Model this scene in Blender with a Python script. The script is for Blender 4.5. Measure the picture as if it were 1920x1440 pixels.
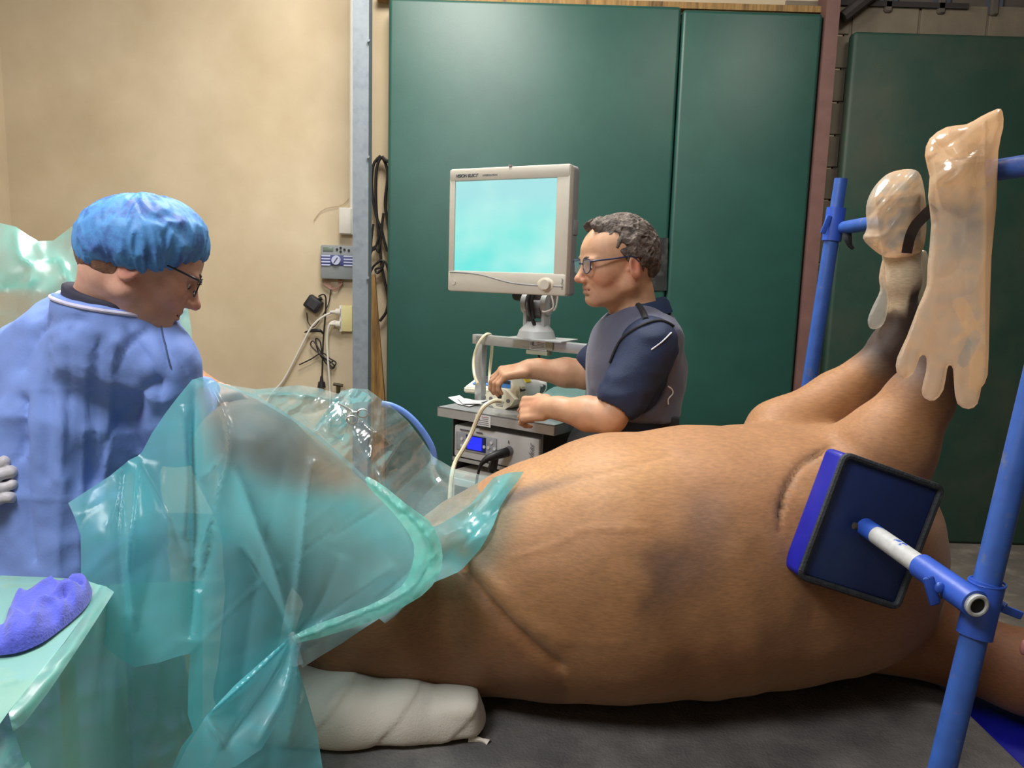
import bpy, bmesh, math, random
import numpy as np
from mathutils import Vector, Matrix, geometry

S = bpy.context.scene
for o in list(bpy.data.objects):
    bpy.data.objects.remove(o)
COL = S.collection
PI = math.pi

# ------------------------------------------------------------------ camera
F = 1443.0                      # focal length in pixels of the 1920 wide frame
PITCH = math.atan(208 / F)
ROLL = 0.03
CAM = np.array([0, 0, 1.6])
_f = np.array([0, math.cos(PITCH), -math.sin(PITCH)])
_r = np.array([1.0, 0, 0])
_u = np.array([0, math.sin(PITCH), math.cos(PITCH)])
_r2 = _r * math.cos(ROLL) + _u * math.sin(ROLL)
_u2 = -_r * math.sin(ROLL) + _u * math.cos(ROLL)
cd = bpy.data.cameras.new('camera')
cam = bpy.data.objects.new('camera', cd)
COL.objects.link(cam)
cam.matrix_world = Matrix(((_r2[0], _u2[0], -_f[0], CAM[0]), (_r2[1], _u2[1], -_f[1], CAM[1]), (_r2[2], _u2[2], -_f[2], CAM[2]), (0, 0, 0, 1)))
cd.sensor_width = 36
cd.lens = 36 * F / 1920
cd.clip_start = 0.05
S.camera = cam

# ------------------------------------------------------------------ world, lights, exposure
W = bpy.data.worlds.new('world')
S.world = W
W.use_nodes = True
W.node_tree.nodes['Background'].inputs[0].default_value = (0.75, 0.85, 1.0, 1)
W.node_tree.nodes['Background'].inputs[1].default_value = 0.035


def area(name, loc, target, sx, sy, power, color):
    l = bpy.data.lights.new(name, 'AREA')
    l.shape = 'RECTANGLE'
    l.size = sx
    l.size_y = sy
    l.energy = power
    l.color = color
    o = bpy.data.objects.new(name, l)
    COL.objects.link(o)
    o.location = loc
    o.rotation_euler = (Vector(target) - Vector(loc)).to_track_quat('-Z', 'Y').to_euler()
    return o


area('ceiling_lamp_main', (-0.35, 2.6, 3.9), (-0.15, 1.9, 0.2), 1.2, 0.8, 88, (1.0, 0.98, 0.94))
area('ceiling_lamp_wall', (-0.6, 3.4, 3.9), (-0.95, 4.7, 1.4), 1.0, 0.5, 40, (1.0, 0.95, 0.88))
area('fill_front', (-0.3, 0.1, 3.7), (0.1, 2.2, 0.6), 2.2, 0.8, 13, (0.92, 0.97, 1.0))  # broad unseen fill from the camera side, not a fixture
area('fill_drape_left', (-1.3, 0.25, 3.2), (-0.8, 1.4, 1.1), 0.8, 0.7, 40, (0.94, 0.97, 1.0))  # added light that brightens gown and drape, no fixture there
area('ceiling_lamp_side', (1.9, 2.4, 3.9), (1.4, 3.2, 0.8), 0.8, 0.6, 22, (1.0, 0.95, 0.86))
S.view_settings.view_transform = 'Standard'
S.view_settings.look = 'None'
S.view_settings.gamma = 1
S.view_settings.use_curve_mapping = False
S.view_settings.exposure = 0.45
try:
    S.cycles.use_denoising = True
    S.cycles.transparent_max_bounces = 24
    S.cycles.max_bounces = 8
    S.cycles.sample_clamp_indirect = 4
except Exception:
    pass


# ------------------------------------------------------------------ geometry of the place
def ray(px, py):
    return _f + _r2 * (px - 960) / F - _u2 * (py - 720) / F


def P(px, py, Y):
    d = ray(px, py)
    return CAM + d * Y / d[1]


def PZ(px, py, z):
    d = ray(px, py)
    return CAM + d * (z - 1.6) / d[2]


def proj(p):
    v = np.asarray(p, float) - CAM
    w = v @ _f
    return np.stack([960 + F * (v @ _r2) / w, 720 - F * (v @ _u2) / w], -1)


def ang(px, py):
    d = ray(px, py)
    return math.atan2(-d[2], d[1])


# ------------------------------------------------------------------ objects
def link(o, parent=None):
    COL.objects.link(o)
    if parent is not None:
        o.parent = parent
    return o


def empty(name, label, cat, loc=(0, 0, 0), rot=(0, 0, 0), group=None):
    o = link(bpy.data.objects.new(name, None))
    o.empty_display_size = 0.05
    o.location = loc
    o.rotation_euler = rot
    return tag(o, label, cat, group)


def tag(o, label=None, cat=None, group=None, kind=None):
    if label: o['label'] = label
    if cat: o['category'] = cat
    if group: o['group'] = group
    if kind: o['kind'] = kind
    return o


def mesh_obj(name, verts, faces, m, parent=None, smooth=True, cols=None, attrs=None):
    me = bpy.data.meshes.new(name)
    me.from_pydata([tuple(map(float, v)) for v in verts], [], [tuple(int(i) for i in f) for f in faces])
    me.update()
    if smooth:
        me.polygons.foreach_set('use_smooth', [True] * len(me.polygons))
    if m is not None:
        me.materials.append(m)
    if cols is not None:
        a = me.color_attributes.new('Col', 'FLOAT_COLOR', 'POINT')
        c = np.ones((len(verts), 4), np.float32)
        c[:, :3] = cols
        a.data.foreach_set('color', c.ravel())
    for k, v in (attrs or {}).items():
        a = me.attributes.new(k, 'FLOAT', 'POINT')
        a.data.foreach_set('value', np.asarray(v, np.float32))
    o = bpy.data.objects.new(name, me)
    if parent is not None and isinstance(parent, bpy.types.Object):
        link(o, parent)
        if parent.matrix_basis != Matrix.Identity(4):
            pass
    else:
        link(o)
    return o


class MB:
    """collects simple shapes, built as one mesh"""
    def __init__(s):
        s.bm = bmesh.new()

    def box(s, c, size, rot=None, bevel=0, seg=2):
        r = bmesh.ops.create_cube(s.bm, size=1)
        vs = r['verts']
        bmesh.ops.scale(s.bm, vec=size, verts=vs)
        if bevel:
            es = list({e for v in vs for e in v.link_edges})
            g = bmesh.ops.bevel(s.bm, geom=es, offset=bevel, segments=seg, affect='EDGES', profile=0.5)
            vs = list({v for v in g['verts']} | {v for v in vs if v.is_valid})
        if rot is not None:
            bmesh.ops.transform(s.bm, matrix=rot.to_4x4(), verts=vs)
        bmesh.ops.translate(s.bm, vec=c, verts=vs)
        return vs

    def cyl(s, a, b, r1, r2=None, n=24, caps=True):
        a, b = Vector(a), Vector(b)
        r2 = r1 if r2 is None else r2
        d = b - a
        g = bmesh.ops.create_cone(s.bm, cap_ends=caps, segments=n, radius1=r1, radius2=r2, depth=d.length)
        q = d.to_track_quat('Z', 'Y').to_matrix().to_4x4()
        bmesh.ops.transform(s.bm, matrix=Matrix.Translation((a + b) / 2) @ q, verts=g['verts'])
        return g['verts']

    def sph(s, c, r, scale=(1, 1, 1), n=16, rot=None):
        g = bmesh.ops.create_uvsphere(s.bm, u_segments=n, v_segments=max(6, n // 2), radius=r)
        bmesh.ops.scale(s.bm, vec=scale, verts=g['verts'])
        if rot is not None:
            bmesh.ops.transform(s.bm, matrix=rot.to_4x4(), verts=g['verts'])
        bmesh.ops.translate(s.bm, vec=c, verts=g['verts'])
        return g['verts']

    def tube(s, pts, r, n=8, smooth=4, closed=False):
        pts = [np.asarray(p, float) for p in pts]
        if smooth:
            pts = catmull(pts, smooth)
        N = len(pts)
        rr = r if hasattr(r, '__len__') else None
        rings = []
        up = Vector((0.13, 0.22, 0.97))
        for i, p in enumerate(pts):
            t = Vector(pts[min(i + 1, N - 1)] - pts[max(i - 1, 0)])
            if t.length < 1e-9: t = Vector((0, 0, 1))
            t.normalize()
            x = t.cross(up)
            if x.length < 0.05: x = t.cross(Vector((1, 0, 0)))
            x.normalize()
            up = x.cross(t)
            ra = r if rr is None else np.interp(i / (N - 1), np.linspace(0, 1, len(rr)), rr)
            rings.append([s.bm.verts.new(Vector(p) + (x * math.cos(2 * PI * k / n) + up * math.sin(2 * PI * k / n)) * ra) for k in range(n)])
        for i in range(N - 1):
            for k in range(n):
                s.bm.faces.new((rings[i][k], rings[i][(k + 1) % n], rings[i + 1][(k + 1) % n], rings[i + 1][k]))
        s.bm.faces.new(rings[0][::-1])
        s.bm.faces.new(rings[-1])

    def prism(s, pts, thick, mat4):
        """polygon in local xy, extruded along local z by thick, then moved by mat4"""
        a = [s.bm.verts.new(mat4 @ Vector((p[0], p[1], 0))) for p in pts]
        b = [s.bm.verts.new(mat4 @ Vector((p[0], p[1], thick))) for p in pts]
        n = len(pts)
        s.bm.faces.new(a[::-1])
        s.bm.faces.new(b)
        for i in range(n):
            s.bm.faces.new((a[i], a[(i + 1) % n], b[(i + 1) % n], b[i]))
        return a + b

    def build(s, name, m, parent=None, smooth=True, angle=40):
        bmesh.ops.recalc_face_normals(s.bm, faces=s.bm.faces)
        me = bpy.data.meshes.new(name)
        s.bm.to_mesh(me)
        s.bm.free()
        if m is not None:
            me.materials.append(m)
        if smooth:
            me.polygons.foreach_set('use_smooth', [True] * len(me.polygons))
            try:
                me.set_sharp_from_angle(angle=math.radians(angle))
            except Exception:
                pass
        o = bpy.data.objects.new(name, me)
        return link(o, parent)


def catmull(pts, k):
    out = []
    n = len(pts)
    for i in range(n - 1):
        p0, p1, p2, p3 = pts[max(i - 1, 0)], pts[i], pts[i + 1], pts[min(i + 2, n - 1)]
        for j in range(k):
            t = j / k
            out.append(0.5 * ((2 * p1) + (-p0 + p2) * t + (2 * p0 - 5 * p1 + 4 * p2 - p3) * t * t + (-p0 + 3 * p1 - 3 * p2 + p3) * t ** 3))
    out.append(pts[-1])
    return out


# ------------------------------------------------------------------ noise
def _h(ix, iy, iz, seed):
    n = (ix * 374761393 + iy * 668265263 + iz * 2147483647 + seed * 974634777) & 0x7fffffff
    n = ((n ^ (n >> 13)) * 1274126177) & 0x7fffffff
    return ((n ^ (n >> 16)) & 0xffff) / 65535.0 * 2 - 1


def noise(p, seed=0):
    p = np.asarray(p, float)
    i = np.floor(p).astype(np.int64)
    f = p - i
    f = f * f * (3 - 2 * f)
    r = 0
    for dx in (0, 1):
        for dy in (0, 1):
            for dz in (0, 1):
                w = (f[..., 0] if dx else 1 - f[..., 0]) * (f[..., 1] if dy else 1 - f[..., 1]) * (f[..., 2] if dz else 1 - f[..., 2])
                r = r + w * _h(i[..., 0] + dx, i[..., 1] + dy, i[..., 2] + dz, seed)
    return r


def fbm(p, seed=0, oct=3):
    r, a = 0, 1.0
    p = np.asarray(p, float)
    for k in range(oct):
        r = r + a * noise(p * 2 ** k, seed + k * 7)
        a *= 0.5
    return r


def ridged(p, seed=0):
    return 1 - 2 * np.abs(noise(p, seed))


# ------------------------------------------------------------------ distance fields and their surface
def sm(t, a, b):
    t = np.clip((t - a) / (b - a), 0, 1)
    return t * t * (3 - 2 * t)


def cone(a, b, r1, r2=None, k=0.03, neg=False, flat=None):
    a, b = np.asarray(a, float), np.asarray(b, float)
    r2 = r1 if r2 is None else r2
    ab = b - a
    L = max(ab @ ab, 1e-12)

    def fn(p):
        q = p - a
        t = np.clip((q @ ab) / L, 0, 1)
        return np.linalg.norm(q - t[:, None] * ab, axis=1) - (r1 + (r2 - r1) * t)
    return fn, k, neg


def ell(c, r, rot=None, k=0.03, neg=False):
    c, r = np.asarray(c, float), np.asarray(r, float)
    M = None if rot is None else np.array(rot)

    def fn(p):
        q = p - c
        if M is not None:
            q = q @ M
        a = np.linalg.norm(q / r, axis=1)
        b = np.linalg.norm(q / (r * r), axis=1)
        return np.where(a < 1e-6, -r.min(), a * (a - 1) / np.maximum(b, 1e-9))
    return fn, k, neg


def rbox(c, h, rot=None, rad=0.01, k=0.01, neg=False):
    c, h = np.asarray(c, float), np.asarray(h, float)
    M = None if rot is None else np.array(rot)

    def fn(p):
        q = p - c
        if M is not None:
            q = q @ M
        q = np.abs(q) - (h - rad)
        return np.linalg.norm(np.maximum(q, 0), axis=1) + np.minimum(q.max(axis=1), 0) - rad
    return fn, k, neg


def plane(n, d, k=0.02):
    """keeps the side where n.p > d"""
    n = np.asarray(n, float)

    def fn(p):
        return p @ n - d
    return fn, k, True


def evalsdf(prims, p, disp=None):
    d = np.full(len(p), 9.0)
    for fn, k, neg in prims:
        e = fn(p)
        if neg:
            e = -e if fn.__name__ != 'cutfn' else e
            h = np.clip(0.5 + 0.5 * (e - d) / k, 0, 1)
            d = d + (e - d) * h + k * h * (1 - h)
        else:
            h = np.clip(0.5 + 0.5 * (d - e) / k, 0, 1)
            d = d + (e - d) * h - k * h * (1 - h)
    if disp is not None:
        d = d - disp(p)
    return d


def surf(prims, lo, hi, h, disp=None, stride=4, refine=None):
    lo, hi = np.asarray(lo, float), np.asarray(hi, float)
    nc = np.ceil((hi - lo) / (h * stride)).astype(int) + 1
    n = (nc - 1) * stride + 1
    ax = [lo[i] + np.arange(nc[i]) * h * stride for i in range(3)]
    G = np.stack(np.meshgrid(*ax, indexing='ij'), -1).reshape(-1, 3)
    dc = np.concatenate([evalsdf(prims, G[i:i + 400000], disp) for i in range(0, len(G), 400000)]).reshape(nc)
    V = np.repeat(np.repeat(np.repeat(dc, stride, 0), stride, 1), stride, 2)
    hs = stride // 2
    V = V[hs:, hs:, hs:]
    V = V[:n[0], :n[1], :n[2]]
    pad = [(0, n[i] - V.shape[i]) for i in range(3)]
    V = np.pad(V, pad, mode='edge').astype(np.float32)
    act = np.abs(V) < h * stride * 1.9 + (0.012 if disp is not None else 0)
    idx = np.argwhere(act)
    out = np.empty(len(idx))
    for i in range(0, len(idx), 400000):
        out[i:i + 400000] = evalsdf(prims, lo + idx[i:i + 400000] * h, disp)
    V[act] = out
    ins = V < 0
    c = np.zeros(tuple(n - 1), np.int8)
    for dx in (0, 1):
        for dy in (0, 1):
            for dz in (0, 1):
                c += ins[dx:n[0] - 1 + dx, dy:n[1] - 1 + dy, dz:n[2] - 1 + dz]
    cells = np.argwhere((c > 0) & (c < 8))
    ind = np.full(tuple(n - 1), -1, np.int32)
    ind[tuple(cells.T)] = np.arange(len(cells))
    corners = [(a, b, cc) for a in (0, 1) for b in (0, 1) for cc in (0, 1)]
    val = {q: V[cells[:, 0] + q[0], cells[:, 1] + q[1], cells[:, 2] + q[2]] for q in corners}
    acc = np.zeros((len(cells), 3))
    cnt = np.zeros(len(cells))
    for q in corners:
        for axs in range(3):
            if q[axs] == 0:
                q2 = list(q); q2[axs] = 1; q2 = tuple(q2)
                a, b = val[q], val[q2]
                m = (a < 0) != (b < 0)
                t = a[m] / (a[m] - b[m])
                pt = np.tile(np.array(q, float), (m.sum(), 1))
                pt[:, axs] = t
                acc[m] += pt
                cnt[m] += 1
    verts = lo + (cells + acc / cnt[:, None]) * h
    faces = []
    for axs in range(3):
        b, cx = [(1, 2), (2, 0), (0, 1)][axs]
        sl0 = [slice(None)] * 3; sl1 = [slice(None)] * 3
        sl0[axs] = slice(0, n[axs] - 1); sl1[axs] = slice(1, n[axs])
        A, B = ins[tuple(sl0)], ins[tuple(sl1)]
        e = np.argwhere(A != B)
        ok = (e[:, b] > 0) & (e[:, cx] > 0) & (e[:, b] < n[b] - 1) & (e[:, cx] < n[cx] - 1)
        e = e[ok]
        flip = A[tuple(e.T)]
        def g(db, dc_):
            q = e.copy(); q[:, b] -= db; q[:, cx] -= dc_
            return ind[tuple(q.T)]
        quad = np.stack([g(1, 1), g(0, 1), g(0, 0), g(1, 0)], 1)
        quad[~flip] = quad[~flip][:, ::-1]
        faces.append(quad)
    faces = np.concatenate(faces)
    faces = faces[(faces >= 0).all(1)]
    return verts, faces


def vnormals(v, f):
    a, b, c, d = v[f[:, 0]], v[f[:, 1]], v[f[:, 2]], v[f[:, -1]]
    fn = np.cross(c - a, d - b)
    n = np.zeros_like(v)
    for k in range(f.shape[1]):
        np.add.at(n, f[:, k], fn)
    return n / np.maximum(np.linalg.norm(n, axis=1, keepdims=True), 1e-12)


def segdist(q, poly):
    """distance of 2D points to a polyline, and the run 0..1 along it"""
    poly = np.asarray(poly, float)
    best = np.full(len(q), 1e9)
    run = np.zeros(len(q))
    n = len(poly) - 1
    for i in range(n):
        a, b = poly[i], poly[i + 1]
        ab = b - a
        t = np.clip(((q - a) @ ab) / max(ab @ ab, 1e-9), 0, 1)
        d = np.linalg.norm(q - a - t[:, None] * ab, axis=1)
        m = d < best
        best[m] = d[m]
        run[m] = (i + t[m]) / n
    return best, run


def tps(ctrl, lam=1e-4):
    c = np.asarray(ctrl, float)
    X, y = c[:, :2] / 100, c[:, 2]
    n = len(X)

    def phi(r):
        return np.where(r > 1e-9, r * r * np.log(np.maximum(r, 1e-9)), 0)
    K = phi(np.linalg.norm(X[:, None] - X[None], axis=2)) + lam * np.eye(n)
    Q = np.hstack([np.ones((n, 1)), X])
    A = np.block([[K, Q], [Q.T, np.zeros((3, 3))]])
    w = np.linalg.solve(A, np.concatenate([y, np.zeros(3)]))

    def fn(q):
        q = np.asarray(q, float) / 100
        return phi(np.linalg.norm(q[:, None] - X[None], axis=2)) @ w[:n] + w[n] + q @ w[n + 1:]
    return fn


def sheet(outline, step, depth, disp=None, extra=None, curve=True):
    """a limp sheet: outline in frame coordinates, every point at its own distance from the camera wall"""
    ol = [np.array(p, float) for p in outline]
    if curve:
        ol = ol + [ol[0]]
        ol = catmull([ol[-2]] + ol + [ol[1]], 3)[3:-4] if False else ol[:-1]
    dense = []
    for i in range(len(ol)):
        a, b = ol[i], ol[(i + 1) % len(ol)]
        k = max(1, int(np.linalg.norm(b - a) / step))
        for j in range(k):
            dense.append(a + (b - a) * j / k)
    dense = np.array(dense)
    lo, hi = dense.min(0), dense.max(0)
    gx = np.arange(lo[0], hi[0], step)
    gy = np.arange(lo[1], hi[1], step * 0.866)
    X, Y = np.meshgrid(gx, gy)
    X = X + (np.arange(len(gy)) % 2)[:, None] * step / 2
    g = np.stack([X.ravel(), Y.ravel()], 1)
    # inside test
    ins = np.zeros(len(g), bool)
    n = len(dense)
    j = n - 1
    for i in range(n):
        xi, yi = dense[i]
        xj, yj = dense[j]
        m = ((yi > g[:, 1]) != (yj > g[:, 1]))
        if yi != yj:
            m &= g[:, 0] < (xj - xi) * (g[:, 1] - yi) / (yj - yi) + xi
        ins ^= m
        j = i
    g = g[ins]
    d, _ = segdist(g, np.vstack([dense, dense[:1]]))
    g = g[d > step * 0.45]
    allp = np.vstack([dense, g])
    vs = [Vector(p) for p in allp]
    es = [(i, (i + 1) % n) for i in range(n)]
    ov, oe, of, *_ = geometry.delaunay_2d_cdt(vs, es, [], 1, 1e-5)
    q = np.array([[v.x, v.y] for v in ov])
    fc = [tuple(f) for f in of]
    dep = depth(q) if callable(depth) else np.full(len(q), float(depth))
    if disp is not None:
        dep = dep + disp(q)
    v = CAM + ray_n(q) * (dep / ray_n(q)[:, 1])[:, None]
    return v, fc, q


def ray_n(q):
    return _f[None] + _r2[None] * ((q[:, 0:1] - 960) / F) - _u2[None] * ((q[:, 1:2] - 720) / F)


def fold(q, poly, amp, w, fade=True, sharp=True):
    d, r = segdist(q, np.array(catmull([np.array(p_, float) for p_ in poly], 5)) if len(poly) > 2 else poly)
    a = amp * (np.exp(-d / w) if sharp else np.exp(-(d / w) ** 2))
    if fade:
        a = a * np.sin(np.clip(r, 0, 1) * PI) ** 0.5
    return a


# ------------------------------------------------------------------ materials
MATS = {}


def srgb(r, g, b):
    def c(x):
        x /= 255.0
        return x / 12.92 if x <= 0.04045 else ((x + 0.055) / 1.055) ** 2.4
    return (c(r), c(g), c(b))


def mat(name, col, rough=0.6, metal=0.0, var=0.12, scale=20, bump=0.15, bscale=80, coat=0.0, sheen=0.0, vcol=False, sub=0.0,
        stretch=(1, 1, 1), emit=0, second=None, smix=(0.5, 0.7), sscale=4, spec=0.5, bdist=0.002, alpha=1.0):
    m = bpy.data.materials.new(name)
    m.use_nodes = True
    nt = m.node_tree
    b = nt.nodes['Principled BSDF']
    L = nt.links.new
    co = nt.nodes.new('ShaderNodeTexCoord')
    mp = nt.nodes.new('ShaderNodeMapping')
    mp.inputs['Scale'].default_value = stretch
    L(co.outputs['Object'], mp.inputs[0])
    n1 = nt.nodes.new('ShaderNodeTexNoise')
    n1.inputs['Scale'].default_value = scale
    n1.inputs['Detail'].default_value = 5
    L(mp.outputs[0], n1.inputs['Vector'])
    base = None
    if vcol:
        at = nt.nodes.new('ShaderNodeVertexColor')
        at.layer_name = 'Col'
        base = at.outputs[0]
    if second is not None:
        n2 = nt.nodes.new('ShaderNodeTexNoise')
        n2.inputs['Scale'].default_value = sscale
        n2.inputs['Detail'].default_value = 6
        n2.inputs['Roughness'].default_value = 0.62
        L(mp.outputs[0], n2.inputs['Vector'])
        rp = nt.nodes.new('ShaderNodeValToRGB')
        rp.color_ramp.elements[0].position = smix[0]
        rp.color_ramp.elements[1].position = smix[1]
        L(n2.outputs[0], rp.inputs[0])
        mx = nt.nodes.new('ShaderNodeMix')
        mx.data_type = 'RGBA'
        L(rp.outputs[0], mx.inputs[0])
        if base is not None: L(base, mx.inputs[6])
        else: mx.inputs[6].default_value = (*col, 1)
        mx.inputs[7].default_value = (*second, 1)
        base = mx.outputs[2]
    hs = nt.nodes.new('ShaderNodeHueSaturation')
    if base is not None: L(base, hs.inputs['Color'])
    else: hs.inputs['Color'].default_value = (*col, 1)
    mr = nt.nodes.new('ShaderNodeMapRange')
    mr.inputs['From Min'].default_value = 0.3
    mr.inputs['From Max'].default_value = 0.7
    mr.inputs['To Min'].default_value = 1 - var
    mr.inputs['To Max'].default_value = 1 + var
    L(n1.outputs[0], mr.inputs[0])
    L(mr.outputs[0], hs.inputs['Value'])
    L(hs.outputs[0], b.inputs['Base Color'])
    b.inputs['Roughness'].default_value = rough
    b.inputs['Metallic'].default_value = metal
    b.inputs['Specular IOR Level'].default_value = spec
    b.inputs['Coat Weight'].default_value = coat
    b.inputs['Sheen Weight'].default_value = sheen
    b.inputs['Alpha'].default_value = alpha
    if sub:
        b.inputs['Subsurface Weight'].default_value = sub
        b.inputs['Subsurface Radius'].default_value = (0.012, 0.005, 0.003)
        b.inputs['Subsurface Scale'].default_value = 1.0
    if emit:
        L(hs.outputs[0], b.inputs['Emission Color'])
        b.inputs['Emission Strength'].default_value = emit
    if bump:
        n3 = nt.nodes.new('ShaderNodeTexNoise')
        n3.inputs['Scale'].default_value = bscale
        n3.inputs['Detail'].default_value = 4
        L(mp.outputs[0], n3.inputs['Vector'])
        bp = nt.nodes.new('ShaderNodeBump')
        bp.inputs['Strength'].default_value = bump
        bp.inputs['Distance'].default_value = bdist
        L(n3.outputs[0], bp.inputs['Height'])
        L(bp.outputs[0], b.inputs['Normal'])
    MATS[name] = m
    return m


def film(name, tint, body, opac, gloss=0.25, rough=0.12, attr=True, clear=(0.92, 0.96, 0.96), bump=0.25, bscale=14, trans=0.5, clearop=0.06, glossmax=0.16):
    """thin plastic film: tinted see-through, some scattering body, a sharp coat.  attribute 'op' 0..1 blends clear to coloured film"""
    m = bpy.data.materials.new(name)
    m.use_nodes = True
    nt = m.node_tree
    nt.nodes.clear()
    L = nt.links.new
    N = nt.nodes.new
    out = N('ShaderNodeOutputMaterial')
    co = N('ShaderNodeTexCoord')
    ns = N('ShaderNodeTexNoise')
    ns.inputs['Scale'].default_value = bscale
    ns.inputs['Detail'].default_value = 3
    ns.inputs['Distortion'].default_value = 0.6
    L(co.outputs['Object'], ns.inputs['Vector'])
    bp = N('ShaderNodeBump')
    bp.inputs['Strength'].default_value = bump
    bp.inputs['Distance'].default_value = 0.02
    L(ns.outputs[0], bp.inputs['Height'])
    tr = N('ShaderNodeBsdfTransparent')
    df = N('ShaderNodeBsdfDiffuse')
    tl = N('ShaderNodeBsdfTranslucent')
    gl = N('ShaderNodeBsdfGlossy')
    gl.inputs['Roughness'].default_value = rough
    gl.inputs['Color'].default_value = (1, 1, 1, 1)
    for k in (df, tl, gl):
        L(bp.outputs[0], k.inputs['Normal'])
    fac = N('ShaderNodeValue')
    fac.outputs[0].default_value = 1.0
    fo = fac.outputs[0]
    if attr:
        at = N('ShaderNodeAttribute')
        at.attribute_name = 'op'
        fo = at.outputs['Fac']
    mt = N('ShaderNodeMix'); mt.data_type = 'RGBA'
    L(fo, mt.inputs[0])
    mt.inputs[6].default_value = (*clear, 1)
    mt.inputs[7].default_value = (*tint, 1)
    L(mt.outputs[2], tr.inputs[0])
    mb = N('ShaderNodeMix'); mb.data_type = 'RGBA'
    L(fo, mb.inputs[0])
    mb.inputs[6].default_value = (0.75, 0.82, 0.85, 1)
    mb.inputs[7].default_value = (*body, 1)
    L(mb.outputs[2], df.inputs[0])
    L(mb.outputs[2], tl.inputs[0])
    m1 = N('ShaderNodeMixShader')
    m1.inputs[0].default_value = trans
    L(df.outputs[0], m1.inputs[1])
    L(tl.outputs[0], m1.inputs[2])
    mo = N('ShaderNodeMapRange')
    L(fo, mo.inputs[0])
    mo.inputs['To Min'].default_value = clearop
    mo.inputs['To Max'].default_value = opac
    m2 = N('ShaderNodeMixShader')
    L(mo.outputs[0], m2.inputs[0])
    L(tr.outputs[0], m2.inputs[1])
    L(m1.outputs[0], m2.inputs[2])
    fr = N('ShaderNodeLayerWeight')
    fr.inputs[0].default_value = gloss
    L(bp.outputs[0], fr.inputs['Normal'])
    m3 = N('ShaderNodeMixShader')
    fm = N('ShaderNodeMath'); fm.operation = 'MULTIPLY'
    fm.inputs[1].default_value = 0.55
    fm.use_clamp = True
    L(fr.outputs['Fresnel'], fm.inputs[0])
    fx = N('ShaderNodeMath'); fx.operation = 'MINIMUM'
    fx.inputs[1].default_value = glossmax
    L(fm.outputs[0], fx.inputs[0])
    L(fx.outputs[0], m3.inputs[0])
    L(m2.outputs[0], m3.inputs[1])
    L(gl.outputs[0], m3.inputs[2])
    L(m3.outputs[0], out.inputs[0])
    MATS[name] = m
    return m


def struct(o, label=None):
    o['kind'] = 'structure'
    if label: o['label'] = label
    return o


def text(name, body, size, m, M4, parent=None, ext=0.0004, shear=0.0, bold=0.0, space=1.0):
    c = bpy.data.curves.new(name, 'FONT')
    c.body = body
    c.size = size
    c.extrude = ext
    c.offset = bold
    c.shear = shear
    c.space_character = space
    c.materials.append(m)
    t = bpy.data.objects.new(name + '_source', c)
    COL.objects.link(t)
    dg = bpy.context.evaluated_depsgraph_get()
    me = bpy.data.meshes.new_from_object(t.evaluated_get(dg))
    bpy.data.objects.remove(t)
    me.name = name
    if not me.materials: me.materials.append(m)
    o = link(bpy.data.objects.new(name, me), parent)
    o.matrix_basis = M4
    return o

# ================================================================== the room
WY = 4.8
cream = mat('cream_wall', srgb(200, 184, 156), 0.75, var=0.05, scale=3, bump=0.3, bscale=25, second=srgb(176, 156, 122), smix=(0.42, 0.85), sscale=1.1)
block = mat('block_wall', srgb(122, 112, 96), 0.85, var=0.15, scale=8, bump=0.5, bscale=60)
green = mat('green_vinyl', srgb(33, 75, 66), 0.42, var=0.06, scale=5, bump=0.15, bscale=250, second=srgb(42, 86, 74), smix=(0.5, 0.95), sscale=2.2)
green2 = mat('green_vinyl_dull', srgb(30, 62, 50), 0.6, var=0.1, scale=5, bump=0.2, bscale=250, second=srgb(70, 72, 58), smix=(0.42, 0.8), sscale=1.6)
concrete = mat('concrete', srgb(98, 92, 84), 0.85, var=0.2, scale=6, bump=0.6, bscale=40, second=srgb(140, 132, 118), smix=(0.5, 0.8), sscale=5)
galv = mat('galvanised_steel', srgb(122, 130, 136), 0.6, 0.2, var=0.06, scale=35, bump=0.05, second=srgb(110, 118, 126), sscale=18)
redox = mat('red_oxide_paint', srgb(116, 84, 78), 0.6, var=0.12, scale=12)
corr = mat('corrugated_sheet', srgb(96, 90, 82), 0.6, 0.2, var=0.2, scale=6)
wood = mat('raw_timber', srgb(150, 116, 66), 0.7, var=0.3, scale=14, stretch=(6, 6, 0.5), second=srgb(90, 66, 36), sscale=4)
darkgap = mat('dark_steel', srgb(52, 46, 44), 0.7)
white_pl = mat('white_plastic', srgb(214, 210, 200), 0.45, var=0.03)
cream_pl = mat('cream_plastic', srgb(220, 208, 150), 0.5, var=0.03)
blk_pl = mat('black_plastic', srgb(28, 28, 30), 0.45, var=0.1)
blk_rub = mat('black_cable', srgb(20, 19, 20), 0.55, var=0.1)

m = MB(); m.box((0.6, 1.4, -0.05), (8.4, 7.2, 0.1)); struct(m.build('floor', concrete), 'worn grey concrete floor')
m = MB(); m.box((0.6, 1.4, 4.45), (8.4, 7.2, 0.1)); struct(m.build('ceiling', mat('ceiling_sheet', srgb(120, 114, 104), 0.8)), 'dim ceiling above the frame')
m = MB(); m.box((-0.61, WY + 0.05, 2.2), (5.0, 0.1, 4.4)); struct(m.build('wall_back', cream), 'painted cream back wall')
m = MB(); m.box((3.35, WY + 0.05, 1.6), (2.9, 0.1, 3.2))
for i in range(2):
    pass
wr = m.build('wall_back_right', block); struct(wr, 'bare block wall behind the right green pad')
m = MB()
for r in range(17):
    x0 = 1.93 + (0.2 if r % 2 else 0)
    for k in range(8):
        xa = x0 + 0.4 * k - 0.2
        m.box((xa + 0.0, WY - 0.004, 0.1 + 0.19 * r), (0.385, 0.016, 0.178), bevel=0.003, seg=1)
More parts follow.
